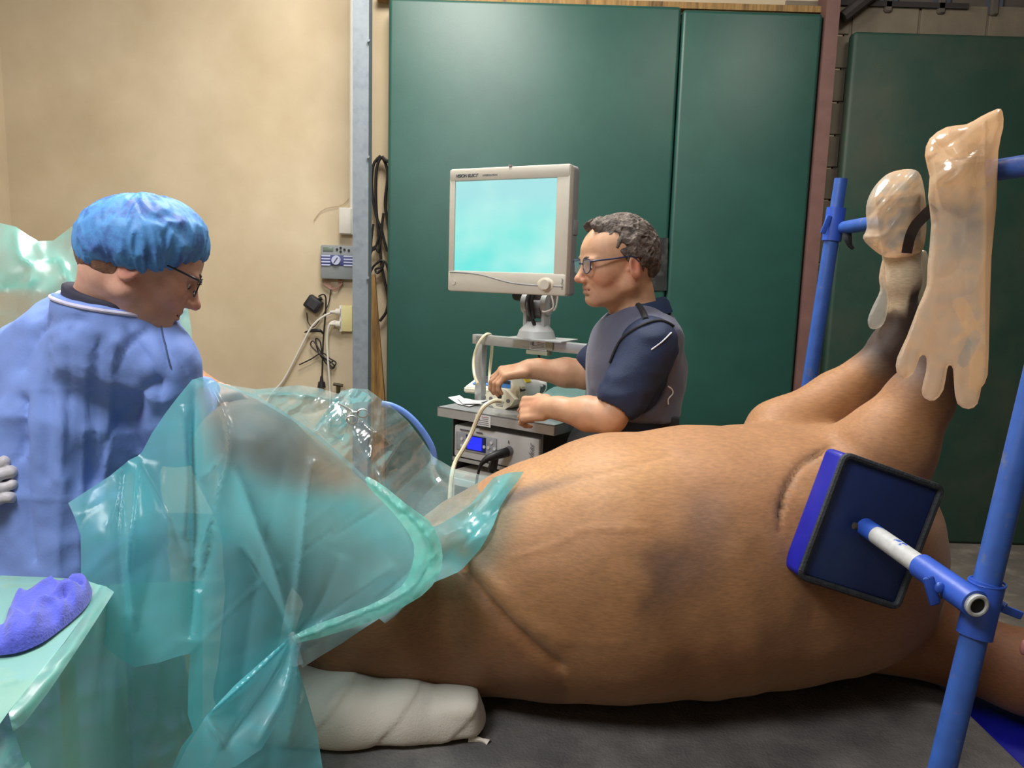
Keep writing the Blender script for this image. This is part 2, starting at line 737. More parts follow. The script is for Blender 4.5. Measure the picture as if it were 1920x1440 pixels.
struct(m.build('wall_block_courses', block), 'courses of bare grey concrete blocks')
m = MB(); m.box((-3.15, 1.4, 2.2), (0.1, 7, 4.4)); struct(m.build('wall_left', cream), 'cream wall out of frame to the left')
m = MB(); m.box((4.75, 1.4, 2.2), (0.1, 7, 4.4)); struct(m.build('wall_right', block), 'block wall out of frame to the right')
m = MB(); m.box((0.6, -2.15, 2.2), (8.4, 0.1, 4.4)); struct(m.build('wall_front', cream), 'cream wall behind the camera')
# corrugated sheet high on the right
m = MB()
x = 1.9
while x < 4.6:
    m.box((x + 0.1, WY + 0.02, 3.75), (0.2, 0.02, 1.15))
    m.box((x + 0.235, WY - 0.015, 3.75), (0.05, 0.03, 1.15), bevel=0.01, seg=1)
    x += 0.31
struct(m.build('wall_upper_right', corr), 'dark ribbed metal sheeting above the block wall')
m = MB()
m.cyl((1.85, 4.72, 3.12), (2.45, 4.72, 3.62), 0.035, n=8)
m.box((2.2, WY - 0.02, 3.22), (0.8, 0.02, 0.03))
struct(m.build('trim_4', darkgap), 'dark steel brace above the column')

# galvanised post, conduit, red oxide column, timber strip
a = P(676, 400, 4.35)
m = MB()
m.box((a[0], 4.40, 2.2), (0.076, 0.16, 4.4))
m.box((a[0] + 0.043, 4.33, 2.2), (0.012, 0.02, 4.4))
for z in (0.9, 1.55, 2.2, 2.8):
    m.cyl((a[0] + 0.05, 4.315, z), (a[0] + 0.05, 4.30, z), 0.008, n=8)
struct(m.build('trim_1', galv), 'galvanised steel post in front of the cream wall')
m = MB()
m.box((P(678, 20, 4.3)[0], 4.30, 3.12), (0.07, 0.03, 0.09), bevel=0.008)
struct(m.build('trim_6', galv), 'bolted bracket near the top of the steel post')
m = MB()
c0 = P(1475, 760, 4.72); c1 = P(1550, 0, 4.72)
m.box((1.765, 4.72, 2.2), (0.078, 0.14, 4.4))
struct(m.build('trim_2', redox), 'red oxide steel column between the green pads')
m = MB()
m.box((0.45, 4.76, 3.165), (2.6, 0.06, 0.035))
struct(m.build('trim_3', wood), 'thin timber batten above the green pads')


def pad(x0, x1, z0, z1, y0, th, mt, label, name='wall_pad'):
    m = MB()
    m.box(((x0 + x1) / 2, y0 + th / 2, (z0 + z1) / 2), (x1 - x0, th, z1 - z0), bevel=0.022, seg=4)
    o = m.build(name, mt)
    return tag(o, label, 'wall pad', 'green padded wall panels')


pad(-0.77, 0.905, 0.0, 3.135, 4.655, 0.09, green, 'wide green padded wall panel behind the monitor')
pad(0.912, 1.715, 0.0, 3.12, 4.655, 0.09, green, 'narrower green padded wall panel behind the man, left of the red column')
pad(1.90, 4.3, 0.0, 3.03, 4.655, 0.09, green2, 'dull green padded wall panel right of the red column')
# black tape patches
tape = mat('black_tape', srgb(30, 32, 32), 0.5, var=0.3, scale=30, second=srgb(74, 76, 70), smix=(0.5, 0.8), sscale=14)
v, f, q = sheet([(1222, 446), (1253, 446), (1250, 545), (1214, 545), (1216, 500)], 14, 4.648, lambda q: 0.002 * noise(np.c_[q / 12, q[:, 0] * 0], 3))
tag(mesh_obj('tape_patch', v, f, tape), 'long black tape patch over the seam behind the man', 'tape', 'black tape on the green pad')
v, f, q = sheet([(1172, 412), (1196, 402), (1206, 416), (1184, 432)], 8, 4.648)
tag(mesh_obj('tape_patch', v, f, tape), 'short slanted black tape patch above the man head', 'tape', 'black tape on the green pad')

# ================================================================== things on the cream wall
WF = WY - 0.001


def at(px, py, dy=0.0):
    return P(px, py, WF - dy)


m = MB()
a, b = at(660, 0, 0.02), at(655, 392, 0.02)
m.cyl((a[0], a[1], 4.3), (a[0], b[1], b[2]), 0.016, n=12)
tag(m.build('conduit_pipe', white_pl), 'white conduit pipe running down beside the steel post', 'pipe')
a = at(650, 415, 0.03)
e = empty('junction_box', 'white junction box at the foot of the conduit', 'junction box', a)
m = MB(); m.box((0, 0, 0), (0.085, 0.06, 0.16), bevel=0.006); m.build('housing', white_pl, e)
m = MB(); m.box((0, -0.034, 0), (0.07, 0.012, 0.15), bevel=0.004); m.build('lid', white_pl, e)

# irrigation timer
a = at(634, 492, 0.03)
e = empty('wall_timer', 'grey control timer with dial and blue stripes on the cream wall', 'timer', a)
tg = mat('timer_grey', srgb(134, 140, 142), 0.5, var=0.03)
tb = mat('timer_blue', srgb(62, 70, 124), 0.5, var=0.03)
ts = mat('timer_stripe', srgb(186, 192, 220), 0.5, var=0.03)
lcd = mat('lcd_grey', srgb(110, 122, 108), 0.3, var=0.03)
m = MB(); m.box((0, 0, 0), (0.205, 0.05, 0.205), bevel=0.01); m.build('housing', tg, e)
m = MB(); m.box((0, -0.027, 0.012), (0.2, 0.006, 0.062), bevel=0.002); m.build('label_band', tb, e)
for i in range(4):
    for sx in (-1, 1):
        m = MB(); m.box((sx * 0.068, -0.031, 0.037 - i * 0.018), (0.055, 0.004, 0.009), bevel=0.001); m.build('stripe', ts, e)
m = MB(); m.box((-0.055, -0.027, 0.078), (0.062, 0.006, 0.024), bevel=0.001); m.build('screen', lcd, e)
m = MB(); m.cyl((-0.005, -0.026, 0.012), (-0.005, -0.045, 0.012), 0.03, 0.026, n=24); k = m.build('dial', ts, e)
m = MB(); m.box((-0.005, -0.047, 0.012), (0.004, 0.003, 0.04), rot=Matrix.Rotation(0.6, 3, 'Y')); m.build('pointer', blk_pl, k)
for dx, dz in ((0.0, 0.078), (0.045, 0.078), (0.022, 0.088), (0.022, 0.066), (0.072, 0.074)):
    m = MB(); m.cyl((dx, -0.025, dz), (dx, -0.032, dz), 0.007, n=10); m.build('button', blk_pl, e)

pinkw = mat('thin_wire', srgb(150, 110, 96), 0.5)
m = MB()
random.seed(4)
for i in range(7):
    pts = [at(604 + 2 * i, 524, 0.02), at(606 + 3 * i, 532 + i, 0.03), at(622 + i, 541 + random.random() * 6, 0.03), at(640 - i, 534 + i, 0.03), at(640 - i, 524, 0.02)]
    m.tube(pts, 0.002, n=5)
tag(m.build('timer_wires', pinkw), 'loose thin wires hanging under the grey timer', 'wires')

# power adapter with its lead
a = at(588, 570, 0.035)
e = empty('power_adapter', 'square black power adapter hanging tilted on the cream wall', 'power adapter', a, (0, 0.6, 0))
m = MB(); m.box((0, 0, 0), (0.095, 0.06, 0.085), bevel=0.01); m.build('housing', blk_pl, e)
m = MB(); m.box((0.0, -0.032, 0.0), (0.06, 0.003, 0.05)); m.build('rating_label', mat('dim_label', srgb(46, 46, 48), 0.6), e)
m = MB(); m.cyl((0.01, 0, 0.04), (0.02, 0, 0.06), 0.012, n=8); m.build('strain_relief', blk_pl, e)


def cable(name, pts, r, mt, label, cat='cable', group=None, sm_=5, plane=None):
    m = MB()
    m.tube([at(x, y, d) for x, y, d in pts] if plane is None else [P(x, y, d) for x, y, d in pts], r, n=8, smooth=sm_)
    return tag(m.build(name, mt), label, cat, group)


cable('adapter_cable', [(597, 556, .03), (606, 552, .03), (611, 560, .02), (610, 590, .02), (606, 640, .02), (604, 700, .02), (603, 714, .02)], 0.0045, blk_rub, 'straight black cable dropping from the adapter to a plug')
cable('adapter_cable', [(575, 586, .02), (578, 605, .02), (590, 612, .02), (614, 575, .02), (620, 545, .02), (624, 536, .02)], 0.003, blk_rub, 'thin dark wire looping from the adapter up to the timer')
cable('coiled_cable', [(561, 684, .03), (582, 674, .03), (604, 662, .03), (618, 672, .03), (630, 680, .03), (622, 688, .03), (604, 664, .04), (588, 640, .03), (583, 648, .03), (600, 664, .04), (626, 684, .04), (620, 690, .03), (598, 662, .03), (592, 636, .03), (600, 640, .04), (604, 662, .04), (612, 682, .03), (626, 676, .04)], 0.0042, blk_rub, 'tied bundle of black cable on the cream wall above a plug')
m = MB()
m.tube([at(571, 623, .02), at(586, 620, .035), at(600, 620, .04), (at(606, 626, .02))], [0.004, 0.011, 0.010, 0.004], n=8)
tag(m.build('cable_clip', blk_pl), 'small black clip holding the adapter cables', 'clip')
a = at(603, 716, 0.03)
e = empty('mains_plug', 'black mains plug dangling below the tied cable', 'plug', a)
m = MB(); m.cyl((0, 0, -0.035), (0, 0, 0.0), 0.026, 0.021, n=14); m.cyl((0, 0, 0.0), (0, 0, 0.035), 0.013, 0.008, n=12); m.build('plug_body', blk_pl, e)
for s_ in (-1, 1):
    m = MB(); m.box((s_ * 0.01, 0, -0.045), (0.005, 0.002, 0.024)); m.build('pin', galv, e)

# double socket with two white plugs and leads
a = at(650, 597, 0.02)
e = empty('power_socket', 'cream wall socket tucked against the steel post', 'socket', a)
m = MB(); m.box((0, 0, 0), (0.075, 0.04, 0.16), bevel=0.004); m.build('housing', cream_pl, e)
m = MB(); m.box((-0.032, -0.012, 0), (0.016, 0.03, 0.162), bevel=0.002); m.build('face_plate', white_pl, e)
for zz, lab in ((0.04, 'upper white plug in the cream wall socket'), (-0.035, 'lower white plug in the cream wall socket')):
    m = MB(); c = a + np.array([-0.06, -0.03, zz]); m.cyl(c + np.array([0.03, 0, 0]), c, 0.022, 0.02, n=14); m.cyl(c, c + np.array([-0.035, 0, -0.002]), 0.012, 0.008, n=12)
    tag(m.build('white_plug', white_pl), lab, 'plug', 'white plugs in the wall socket')
cable('white_lead', [(632, 586, .03), (612, 590, .05), (585, 612, .05), (562, 655, .04), (532, 712, .03), (508, 740, .03), (480, 790, .03)], 0.0065, cream_pl if False else white_pl, 'cream lead curving down left from the upper plug', group='white leads from the wall socket')
cable('white_lead', [(632, 602, .03), (618, 608, .05), (613, 640, .04), (616, 690, .04), (619, 740, .03), (618, 800, .03)], 0.0065, white_pl, 'cream lead dropping straight down from the lower plug', group='white leads from the wall socket')
cable('loose_string', [(655, 372, .01), (640, 385, .01), (615, 390, .012), (600, 398, .01), (588, 414, .01)], 0.0015, mat('dull_string', srgb(150, 130, 96)), 'thin dull string trailing across the cream wall', 'string')
# brass tap just above the drape
a = at(634, 724, 0.05)
m = MB(); m.cyl(a + np.array([0, 0, -0.08]), a, 0.012, n=10); m.cyl(a + np.array([-0.03, 0, 0.012]), a + np.array([0.03, 0, 0.004]), 0.01, n=8); m.cyl(a, a + np.array([0, 0.05, 0]), 0.01, n=8)
tag(m.build('wall_tap', mat('old_brass', srgb(82, 74, 56), 0.5, 0.6)), 'old brass tap on the cream wall just above the drape', 'tap')

# black hose hung behind the post
hz = [(714, 292), (700, 310), (697, 350), (704, 400), (715, 430), (726, 470), (733, 460), (728, 420), (722, 380), (727, 330), (722, 305), (714, 296), (706, 320), (705, 380), (710, 440), (716, 500), (722, 530), (728, 560), (724, 585), (712, 602)]
cable('hung_hose', [(x, y, .05) for x, y in hz], 0.009, blk_rub, 'thick black cable looped on a hook between post and green pad', 'cable', 'black cables hung behind the post')
hz = [(700, 420), (696, 460), (703, 466), (714, 430), (719, 400), (711, 470), (703, 462), (694, 480), (690, 520), (700, 500), (716, 488), (718, 500), (708, 512), (704, 505), (716, 500), (722, 490), (730, 520), (728, 545)]
cable('hung_hose', [(x, y, .06) for x, y in hz], 0.007, blk_rub, 'thinner black cable knotted lower beside the post', 'cable', 'black cables hung behind the post')
hz = [(716, 294), (722, 300), (731, 306), (733, 320)]
cable('hung_hose', [(x, y, .07) for x, y in hz], 0.011, blk_rub, 'short black cable end over the hook at top of the loop', 'cable', 'black cables hung behind the post')
m = MB()
a = at(712, 500, 0.04)
M4 = Matrix.Translation((0, 0, 0))
pts = [at(697, 515, .03), at(704, 515, .03), at(722, 740, .03), at(724, 1000, .03), at(688, 1000, .03), at(688, 740, .03)]
vv = [Vector(p) for p in pts]
bmv = [m.bm.verts.new(p) for p in vv]
bk = [m.bm.verts.new(p - Vector((0, 0.03, 0))) for p in vv]
m.bm.faces.new(bmv); m.bm.faces.new(bk[::-1])
for i in range(6):
    m.bm.faces.new((bmv[i], bk[i], bk[(i + 1) % 6], bmv[(i + 1) % 6]))
tag(m.build('timber_board', wood), 'rough timber board leaning behind the steel post', 'board')

# ================================================================== surgery table
ZT = 0.62
matm = mat('rubber_mat', srgb(84, 80, 78), 0.7, var=0.25, scale=9, bump=0.7, bscale=140, second=srgb(116, 110, 104), smix=(0.42, 0.75), sscale=7, bdist=0.004)
bluev = mat('blue_vinyl', srgb(16, 22, 150), 0.5, var=0.1, scale=20, second=srgb(40, 50, 150), smix=(0.6, 0.9), sscale=12)
e = empty('surgery_table', 'low surgery table topped with a dark grey mat under the horse', 'table', (0.23, 1.69, 0))
m = MB(); m.box((0, 0.0, ZT - 0.04), (1.72, 0.78, 0.08), bevel=0.015); m.build('mat_top', matm, e)
m = MB(); m.box((0, 0.0, ZT - 0.17), (1.66, 0.70, 0.16), bevel=0.02); m.build('table_base', darkgap, e)
for sx in (-1, 1):
    m = MB(); m.box((sx * 0.5, 0.0, 0.19), (0.5, 0.5, 0.38), bevel=0.01); m.build('pedestal', darkgap, e)
for ch in e.children:
    pass
e = empty('head_pad', 'bright blue padded table extension under the horse neck', 'pad', (1.68, 1.69, 0))
m = MB(); m.box((0, 0.0, ZT - 0.09), (1.16, 0.78, 0.12), bevel=0.03, seg=3); m.build('cushion', bluev, e)
m = MB(); m.box((0, 0.0, 0.24), (0.7, 0.5, 0.46), bevel=0.01); m.build('pedestal', darkgap, e)


# ================================================================== horse
def station(px, t, b, zt):
    a1, a2 = ang(px, t), ang(px, b)
    mm, h = (a1 + a2) / 2, (a2 - a1) / 2
    d = (1.6 - zt) / (math.sin(mm) + math.sin(h))
    Y = d * math.cos(mm)
    pm = P(px, (t + b) / 2, Y)
    return np.array([pm[0], Y, 1.6 - d * math.sin(mm)]), d * math.sin(h)


ST = [(840, 985, 1290), (900, 930, 1300), (960, 898, 1308), (1040, 860, 1316), (1150, 816, 1322), (1300, 802, 1310), (1430, 798, 1290), (1520, 808, 1275)]
pr = []
prev = None
for s in ST:
    c, R = station(*s, ZT - 0.004)
    if prev is not None:
        pr.append(cone(prev[0], c, prev[1], R, k=0.02))
    prev = (c, R)
# chest
pr.append(ell(P(1640, 1030, 1.92), (0.125, 0.2, 0.25), k=0.05))
pr.append(cone(P(1600, 1080, 1.9), P(1660, 1150, 1.9), 0.17, 0.11, k=0.05))
# sternum, shoulder muscle on the near side
pr.append(cone(P(1605, 880, 1.80), P(1595, 1080, 1.71), 0.11, 0.12, k=0.075))
# neck and head
c1, R1 = station(1780, 1130, 1290, ZT - 0.01)
c2, R2 = station(1920, 1186, 1345, ZT - 0.01)
pr.append(cone(P(1620, 1150, 1.9), c1, 0.15, R1, k=0.04))
pr.append(cone(c1, c2, R1, R2, k=0.04))
hd = c2 + np.array([0.42, -0.02, 0.0])
pr.append(cone(c2, hd, R2, 0.13, k=0.04))
pr.append(cone(hd, hd + np.array([0.38, 0.0, 0.02]), 0.125, 0.07, k=0.05))
# near hind thigh
hip = P(940, 1215, 1.64)
sti = P(465, 850, 1.53)
pr.append(cone(P(880, 1200, 1.70), P(720, 1110, 1.64), 0.125, 0.16, k=0.02))
pr.append(cone(P(720, 1150, 1.66), P(640, 1190, 1.62), 0.16, 0.10, k=0.05))
pr.append(cone(P(720, 1100, 1.64), sti, 0.15, 0.105, k=0.03))
hock = P(455, 1290, 1.42)
pr.append(cone(sti, P(490, 1050, 1.45), 0.085, 0.065, k=0.05))
pr.append(cone(P(490, 1050, 1.45), hock, 0.065, 0.048, k=0.03))
pr.append(cone(hock, P(480, 1312, 1.46), 0.045, 0.04, k=0.03))
# far hind leg, lifted and stretched away to the left
pr.append(cone(P(820, 1170, 1.92), P(500, 900, 1.95), 0.13, 0.08, k=0.04))
pr.append(cone(P(500, 900, 1.95), P(440, 790, 1.98), 0.08, 0.055, k=0.05))
pr.append(cone(P(440, 790, 1.98), P(240, 620, 2.08), 0.055, 0.042, k=0.03))
pr.append(cone(P(240, 620, 2.08), P(165, 480, 2.1), 0.040, 0.045, k=0.03))
# quarters
pr.append(cone(P(870, 1160, 1.85), P(760, 1180, 1.85), 0.18, 0.15, k=0.05))
# near foreleg
pr.append(cone(P(1625, 900, 1.78), P(1660, 840, 1.76), 0.125, 0.105, k=0.03))
pr.append(cone(P(1660, 840, 1.76), P(1725, 745, 1.74), 0.100, 0.068, k=0.03))
pr.append(cone(P(1725, 745, 1.74), P(1768, 685, 1.72), 0.066, 0.052, k=0.03))
pr.append(ell(P(1772, 676, 1.72), (0.052, 0.05, 0.06), k=0.02))
pr.append(cone(P(1772, 676, 1.72), P(1796, 470, 1.66), 0.042, 0.033, k=0.02))
pr.append(ell(P(1797, 450, 1.66), (0.042, 0.042, 0.045), k=0.02))
pr.append(cone(P(1797, 450, 1.66), P(1800, 380, 1.64), 0.034, 0.036, k=0.02))
# far foreleg
pr.append(ell(P(1465, 806, 1.99), (0.085, 0.08, 0.072), k=0.03))
pr.append(cone(P(1470, 815, 1.98), P(1570, 750, 2.0), 0.085, 0.072, k=0.04))
pr.append(cone(P(1570, 750, 2.0), P(1655, 668, 2.0), 0.070, 0.046, k=0.03))
pr.append(cone(P(1600, 790, 2.0), P(1690, 672, 2.0), 0.035, 0.030, k=0.03))
pr.append(ell(P(1672, 648, 2.0), (0.047, 0.045, 0.050), k=0.03))
pr.append(cone(P(1672, 648, 2.0), P(1693, 590, 1.99), 0.043, 0.034, k=0.03))
pr.append(cone(P(1693, 590, 1.99), P(1692, 540, 1.98), 0.034, 0.036, k=0.02))
pr.append(ell(P(1692, 520, 1.98), (0.043, 0.044, 0.045), k=0.02))
pr.append(cone(P(1692, 520, 1.98), P(1690, 455, 1.97), 0.038, 0.046, k=0.02))
# linking far elbow to trunk
pr.append(cone(P(1500, 850, 1.98), P(1560, 900, 1.95), 0.09, 0.15, k=0.04))


def hdisp(p):
    return 0.004 * noise(p * 7, 5) + 0.0015 * noise(p * 22, 9)




pr.append((lambda p: p[:, 2] - ZT - 0.006, 0.02, True))
v, f = surf(pr, (-1.3, 1.15, 0.58), (1.95, 2.35, 2.05), 0.0095, hdisp)
nrm = vnormals(v, f)
q = proj(v)
near = sm(-nrm[:, 1], 0.0, 0.4)
D = np.zeros(len(v))
# the fold between flank and thigh
trunkish = (v[:, 1] > 1.25)
D -= 0.016 * near * np.exp(-(segdist(q, [(862, 1062), (905, 1115), (950, 1165), (1000, 1215), (1045, 1250)])[0] / 11) ** 2)
D += 0.005 * near * np.exp(-(segdist(q, [(885, 1052), (935, 1105), (985, 1160), (1050, 1205)])[0] / 14) ** 2)
# stifle fold ridge
D += 0.004 * near * np.exp(-(segdist(q, [(915, 1110), (960, 1160), (975, 1180)])[0] / 6) ** 2)
# veins
for vein in ([(960, 1045), (1040, 1022), (1090, 992), (1170, 990), (1215, 992)], [(985, 1137), (1010, 1132), (1022, 1110)],
             [(1000, 1188), (1035, 1180), (1060, 1200), (1120, 1208), (1170, 1205)], [(945, 950), (1060, 905), (1180, 878), (1260, 850)]):
    s_ = -1 if vein[0][0] == 945 else 1
    D += s_ * 0.0016 * near * np.exp(-(segdist(q, vein)[0] / 5) ** 2)
# armpit wrinkles
for k in range(5):
    D -= 0.0028 * near * np.exp(-(segdist(q, [(1560 - k * 4, 835 + k * 3), (1505 - k * 3, 862 + k * 6), (1476 - k * 2, 905 + k * 10), (1462, 960 + k * 10)])[0] / 3.5) ** 2)
D -= 0.003 * near * np.exp(-(segdist(q, [(1560, 838), (1500, 880), (1470, 950), (1480, 1040)])[0] / 20) ** 2)
# ribs, very faint
D += 0.0016 * near * np.sin((v[:, 0] + 0.25 * v[:, 2]) * 62) * sm(q[:, 0], 1130, 1230) * sm(-q[:, 0], -1500, -1400) * sm(q[:, 1], 900, 1000)
v = v + nrm * D[:, None]
# coat colours
base = np.tile(np.array(srgb(156, 110, 70)), (len(v), 1))


def paint(mask, c, a=1.0):
    global base
    w = (mask * a)[:, None]
    base = base * (1 - w) + np.array(srgb(*c)) * w


nz = fbm(v * 6, 3, 3)
paint(sm(nz, 0.1, 1.2), (146, 96, 56), 0.5)
paint(sm(q[:, 0], 1640, 1800) * sm(q[:, 1], 950, 1100), (104, 58, 30), 0.8)
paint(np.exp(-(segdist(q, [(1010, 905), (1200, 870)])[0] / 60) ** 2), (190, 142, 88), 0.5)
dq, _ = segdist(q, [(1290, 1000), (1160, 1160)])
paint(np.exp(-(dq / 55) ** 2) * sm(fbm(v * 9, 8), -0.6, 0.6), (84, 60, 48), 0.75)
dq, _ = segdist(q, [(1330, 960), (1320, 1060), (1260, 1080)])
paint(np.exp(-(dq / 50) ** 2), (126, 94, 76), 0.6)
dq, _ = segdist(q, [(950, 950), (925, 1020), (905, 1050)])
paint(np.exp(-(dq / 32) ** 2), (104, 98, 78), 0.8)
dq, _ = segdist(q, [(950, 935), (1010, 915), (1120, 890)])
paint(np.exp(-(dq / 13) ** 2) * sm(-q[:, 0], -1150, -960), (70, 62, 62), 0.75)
paint(np.exp(-(segdist(q, [(1550, 845), (1500, 880), (1478, 920), (1462, 960)])[0] / 12) ** 2) * (v[:, 1] < 1.95) * sm(noise(np.c_[q / 5, q[:, 0] * 0], 4), -0.6, 0.5), (140, 120, 100), 0.45)
thigh = sm(-((q[:, 0] - 862) * 0.72 - (q[:, 1] - 1062) * 0.7), -6, 10) * (q[:, 0] < 1060) * sm(q[:, 1], 850, 1050)
paint(thigh, (122, 80, 48), 0.7)
# dark points and white pastern of the forelegs
far_leg = (v[:, 1] > 1.9) & (v[:, 2] > 1.15)
t_ = (q[:, 0] - 1560) * 0.6 + (790 - q[:, 1])
paint(far_leg * sm(t_, 110, 185) * (q[:, 1] < 780), (46, 36, 34), 0.93)
paint(far_leg * (q[:, 1] < 800) * np.exp(-((q[:, 0] - 1645) / 18) ** 2 - ((q[:, 1] - 690) / 18) ** 2), (120, 104, 90), 0.7)
edge = 585 - 22 * sm(q[:, 0], 1700, 1712) * 2 + 8 * noise(v * 60, 4)
paint(far_leg * sm(edge - q[:, 1], -10, 12), (196, 176, 146), 1.0)
nl = (v[:, 1] < 1.88) & (q[:, 0] > 1640) & (q[:, 1] < 860)
t_ = (q[:, 0] - 1700) * 0.6 + (850 - q[:, 1])
paint(nl * sm(t_, 60, 190), (50, 34, 28), 0.9)
paint(sm(-q[:, 0], -640, -520) * (v[:, 1] < 1.75), (74, 54, 42), 0.8)
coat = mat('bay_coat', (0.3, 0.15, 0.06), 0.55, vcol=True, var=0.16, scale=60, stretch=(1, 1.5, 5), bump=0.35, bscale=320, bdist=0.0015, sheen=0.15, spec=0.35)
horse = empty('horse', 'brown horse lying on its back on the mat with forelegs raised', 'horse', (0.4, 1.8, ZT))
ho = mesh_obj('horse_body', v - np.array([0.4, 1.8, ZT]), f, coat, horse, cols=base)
# hooves inside the plastic gloves
hoofm = mat('hoof_horn', srgb(86, 72, 58), 0.5, var=0.2, scale=40, stretch=(1, 1, 8))
for pa, pb, r1, r2 in ((P(1690, 470, 1.965), P(1683, 368, 1.95), 0.043, 0.050), (P(1800, 385, 1.64), P(1806, 300, 1.62), 0.042, 0.052)):
    m = MB(); o3 = np.array([0.4, 1.8, ZT]); m.cyl(pa - o3, pb - o3, r1, r2, n=28); m.build('hoof', hoofm, horse)
m = MB()
c = P(1919, 1214, 1.62) - np.array([0.4, 1.8, ZT])
m.sph(c, 0.014, (0.5, 0.6, 1.3), 12)
m.build('ear_tip', mat('pink_skin', srgb(196, 130, 120), 0.4), horse)

# bandage round the folded near hind foot
gauze = mat('cotton_bandage', srgb(208, 198, 184), 0.85, var=0.05, scale=8, bump=0.6, bscale=260, second=srgb(186, 170, 140), smix=(0.55, 0.85), sscale=5, bdist=0.0015)
pb_ = [P(520, 1318, 1.50), P(640, 1335, 1.52), P(760, 1342, 1.53), P(882, 1346, 1.54)]
bp_ = [cone(pb_[0], pb_[1], 0.080, 0.083, k=0.02), cone(pb_[1], pb_[2], 0.083, 0.072, k=0.03), cone(pb_[2], pb_[3] - np.array([0.03, 0, 0]), 0.072, 0.062, k=0.03),
       rbox(pb_[3] - np.array([0.03, 0, 0.0]), (0.05, 0.056, 0.058), rad=0.022, k=0.02), (lambda p: p[:, 2] - ZT - 0.005, 0.015, True)]


def bdisp(p):
    t = p[:, 0] * 1.0 - 0.9 * (p[:, 2] - 0.7)
    s1 = (t * 6.5 + 0.3) % 1.0
    return 0.0035 * (s1 - 0.6) * np.minimum(1, (1 - s1) / 0.06) + 0.004 * noise(p * 14, 2)


v, f = surf(bp_, (-0.6, 1.38, 0.59), (0.05, 1.68, 0.84), 0.005, bdisp)
e = empty('leg_bandage', 'thick white cotton bandage round the folded hind foot on the mat', 'bandage', tuple(pb_[2] - np.array([0, 0, 0.07])))
mesh_obj('wrap', v - np.array(e.location), f, gauze, e)
m = MB()
kx = P(905, 1388, 1.50) - np.array(e.location)
m.tube([kx + np.array([-0.03, 0.0, 0.004]), kx, kx + np.array([0.012, -0.004, -0.004])], [0.009, 0.004, 0.009], n=8)
m.build('knot', gauze, e)

# ================================================================== helpers that read surfaces already built
from mathutils.bvhtree import BVHTree


def bvh(*objs):
    bpy.context.view_layer.update()
    V, Fc, off = [], [], 0
    for o in objs:
        M = o.matrix_world
        vs = [M @ v.co for v in o.data.vertices]
        V += vs
        Fc += [[i + off for i in p.vertices] for p in o.data.polygons]
        off += len(vs)
    return BVHTree.FromPolygons(V, Fc)


def hit(tree, px, py, lift=0.0):
    d = Vector(ray(px, py)).normalized()
    loc, n, i, dist = tree.ray_cast(Vector(CAM), d)
    if loc is None:
        return None
    if n.dot(d) > 0: n = -n
    return np.array(loc + n * lift)


# ================================================================== blue tube frame
bp = mat('blue_paint', srgb(50, 88, 164), 0.42, var=0.12, scale=30, second=srgb(96, 104, 122), smix=(0.58, 0.72), sscale=26, bump=0.15, bscale=60)
bp2 = mat('chipped_paint', srgb(178, 178, 176), 0.5, var=0.14, scale=60, second=srgb(46, 84, 180), smix=(0.60, 0.62), sscale=16, bump=0.2)
bpb = mat('bright_blue_paint', srgb(46, 84, 180), 0.38, var=0.1, scale=30, bump=0.2, bscale=60)
rust = mat('worn_steel', srgb(96, 84, 72), 0.5, 0.5, var=0.2, scale=60)
bore = mat('dark_bore', srgb(10, 10, 12), 0.8)


def V3(a): return np.asarray(a, float)


def along(a, b, z):
    a, b = V3(a), V3(b)
    return a + (b - a) * ((z - a[2]) / (b[2] - a[2]))


# near pole
A, B = P(1767, 1440, 1.16), P(1921, 800, 1.22)
pb0, pt0 = along(A, B, 0.0), along(A, B, 2.1)
sA, sB = P(1825, 1192, 1.1835), P(1845, 1092, 1.1925)
sA, sB = along(A, B, sA[2]), along(A, B, sB[2])
e = empty('tube_stand', 'near blue tube pole leaning at the right edge in front of the horse', 'stand', tuple(pb0))
o3 = pb0


def rel(p): return V3(p) - o3


m = MB(); m.cyl(rel(pb0), rel(pt0), 0.0205, n=28); m.build('pole', bp, e)
m = MB(); m.cyl(rel(sA), rel(sB), 0.0265, n=28); m.tube([rel(sB) + 0.0262 * np.array([math.cos(t), math.sin(t), 0]) for t in np.linspace(0, 2 * PI, 25)], 0.0018, n=6, smooth=0); m.build('clamp_sleeve', bpb, e)
m = MB(); m.cyl((0, 0, 0.0), (0, 0, 0.02), 0.10, 0.10, n=24); m.build('foot_plate', bp, e)
w0 = P(1868, 1130, 1.20)
m = MB(); m.cyl(rel(w0), rel(P(1884, 1140, 1.19)), 0.008, n=12); m.box(rel(P(1893, 1146, 1.19)), (0.045, 0.006, 0.014), rot=Matrix.Rotation(0.35, 3, 'Y'), bevel=0.003); m.build('wing_bolt', bpb, e)

# cross tube carrying the padded box
T0, T1 = P(1622, 988, 1.452), P(1836, 1138, 1.135)
dT = (T1 - T0)
e2 = empty('padded_brace', 'navy padded square brace on a chipped tube pressed against the horse shoulder', 'brace', tuple(T0))
o3 = T0
m = MB()
m.cyl(rel(T0), rel(T0 + dT * 0.985), 0.0178, n=28)
tu = m.build('tube', bp2, e2)
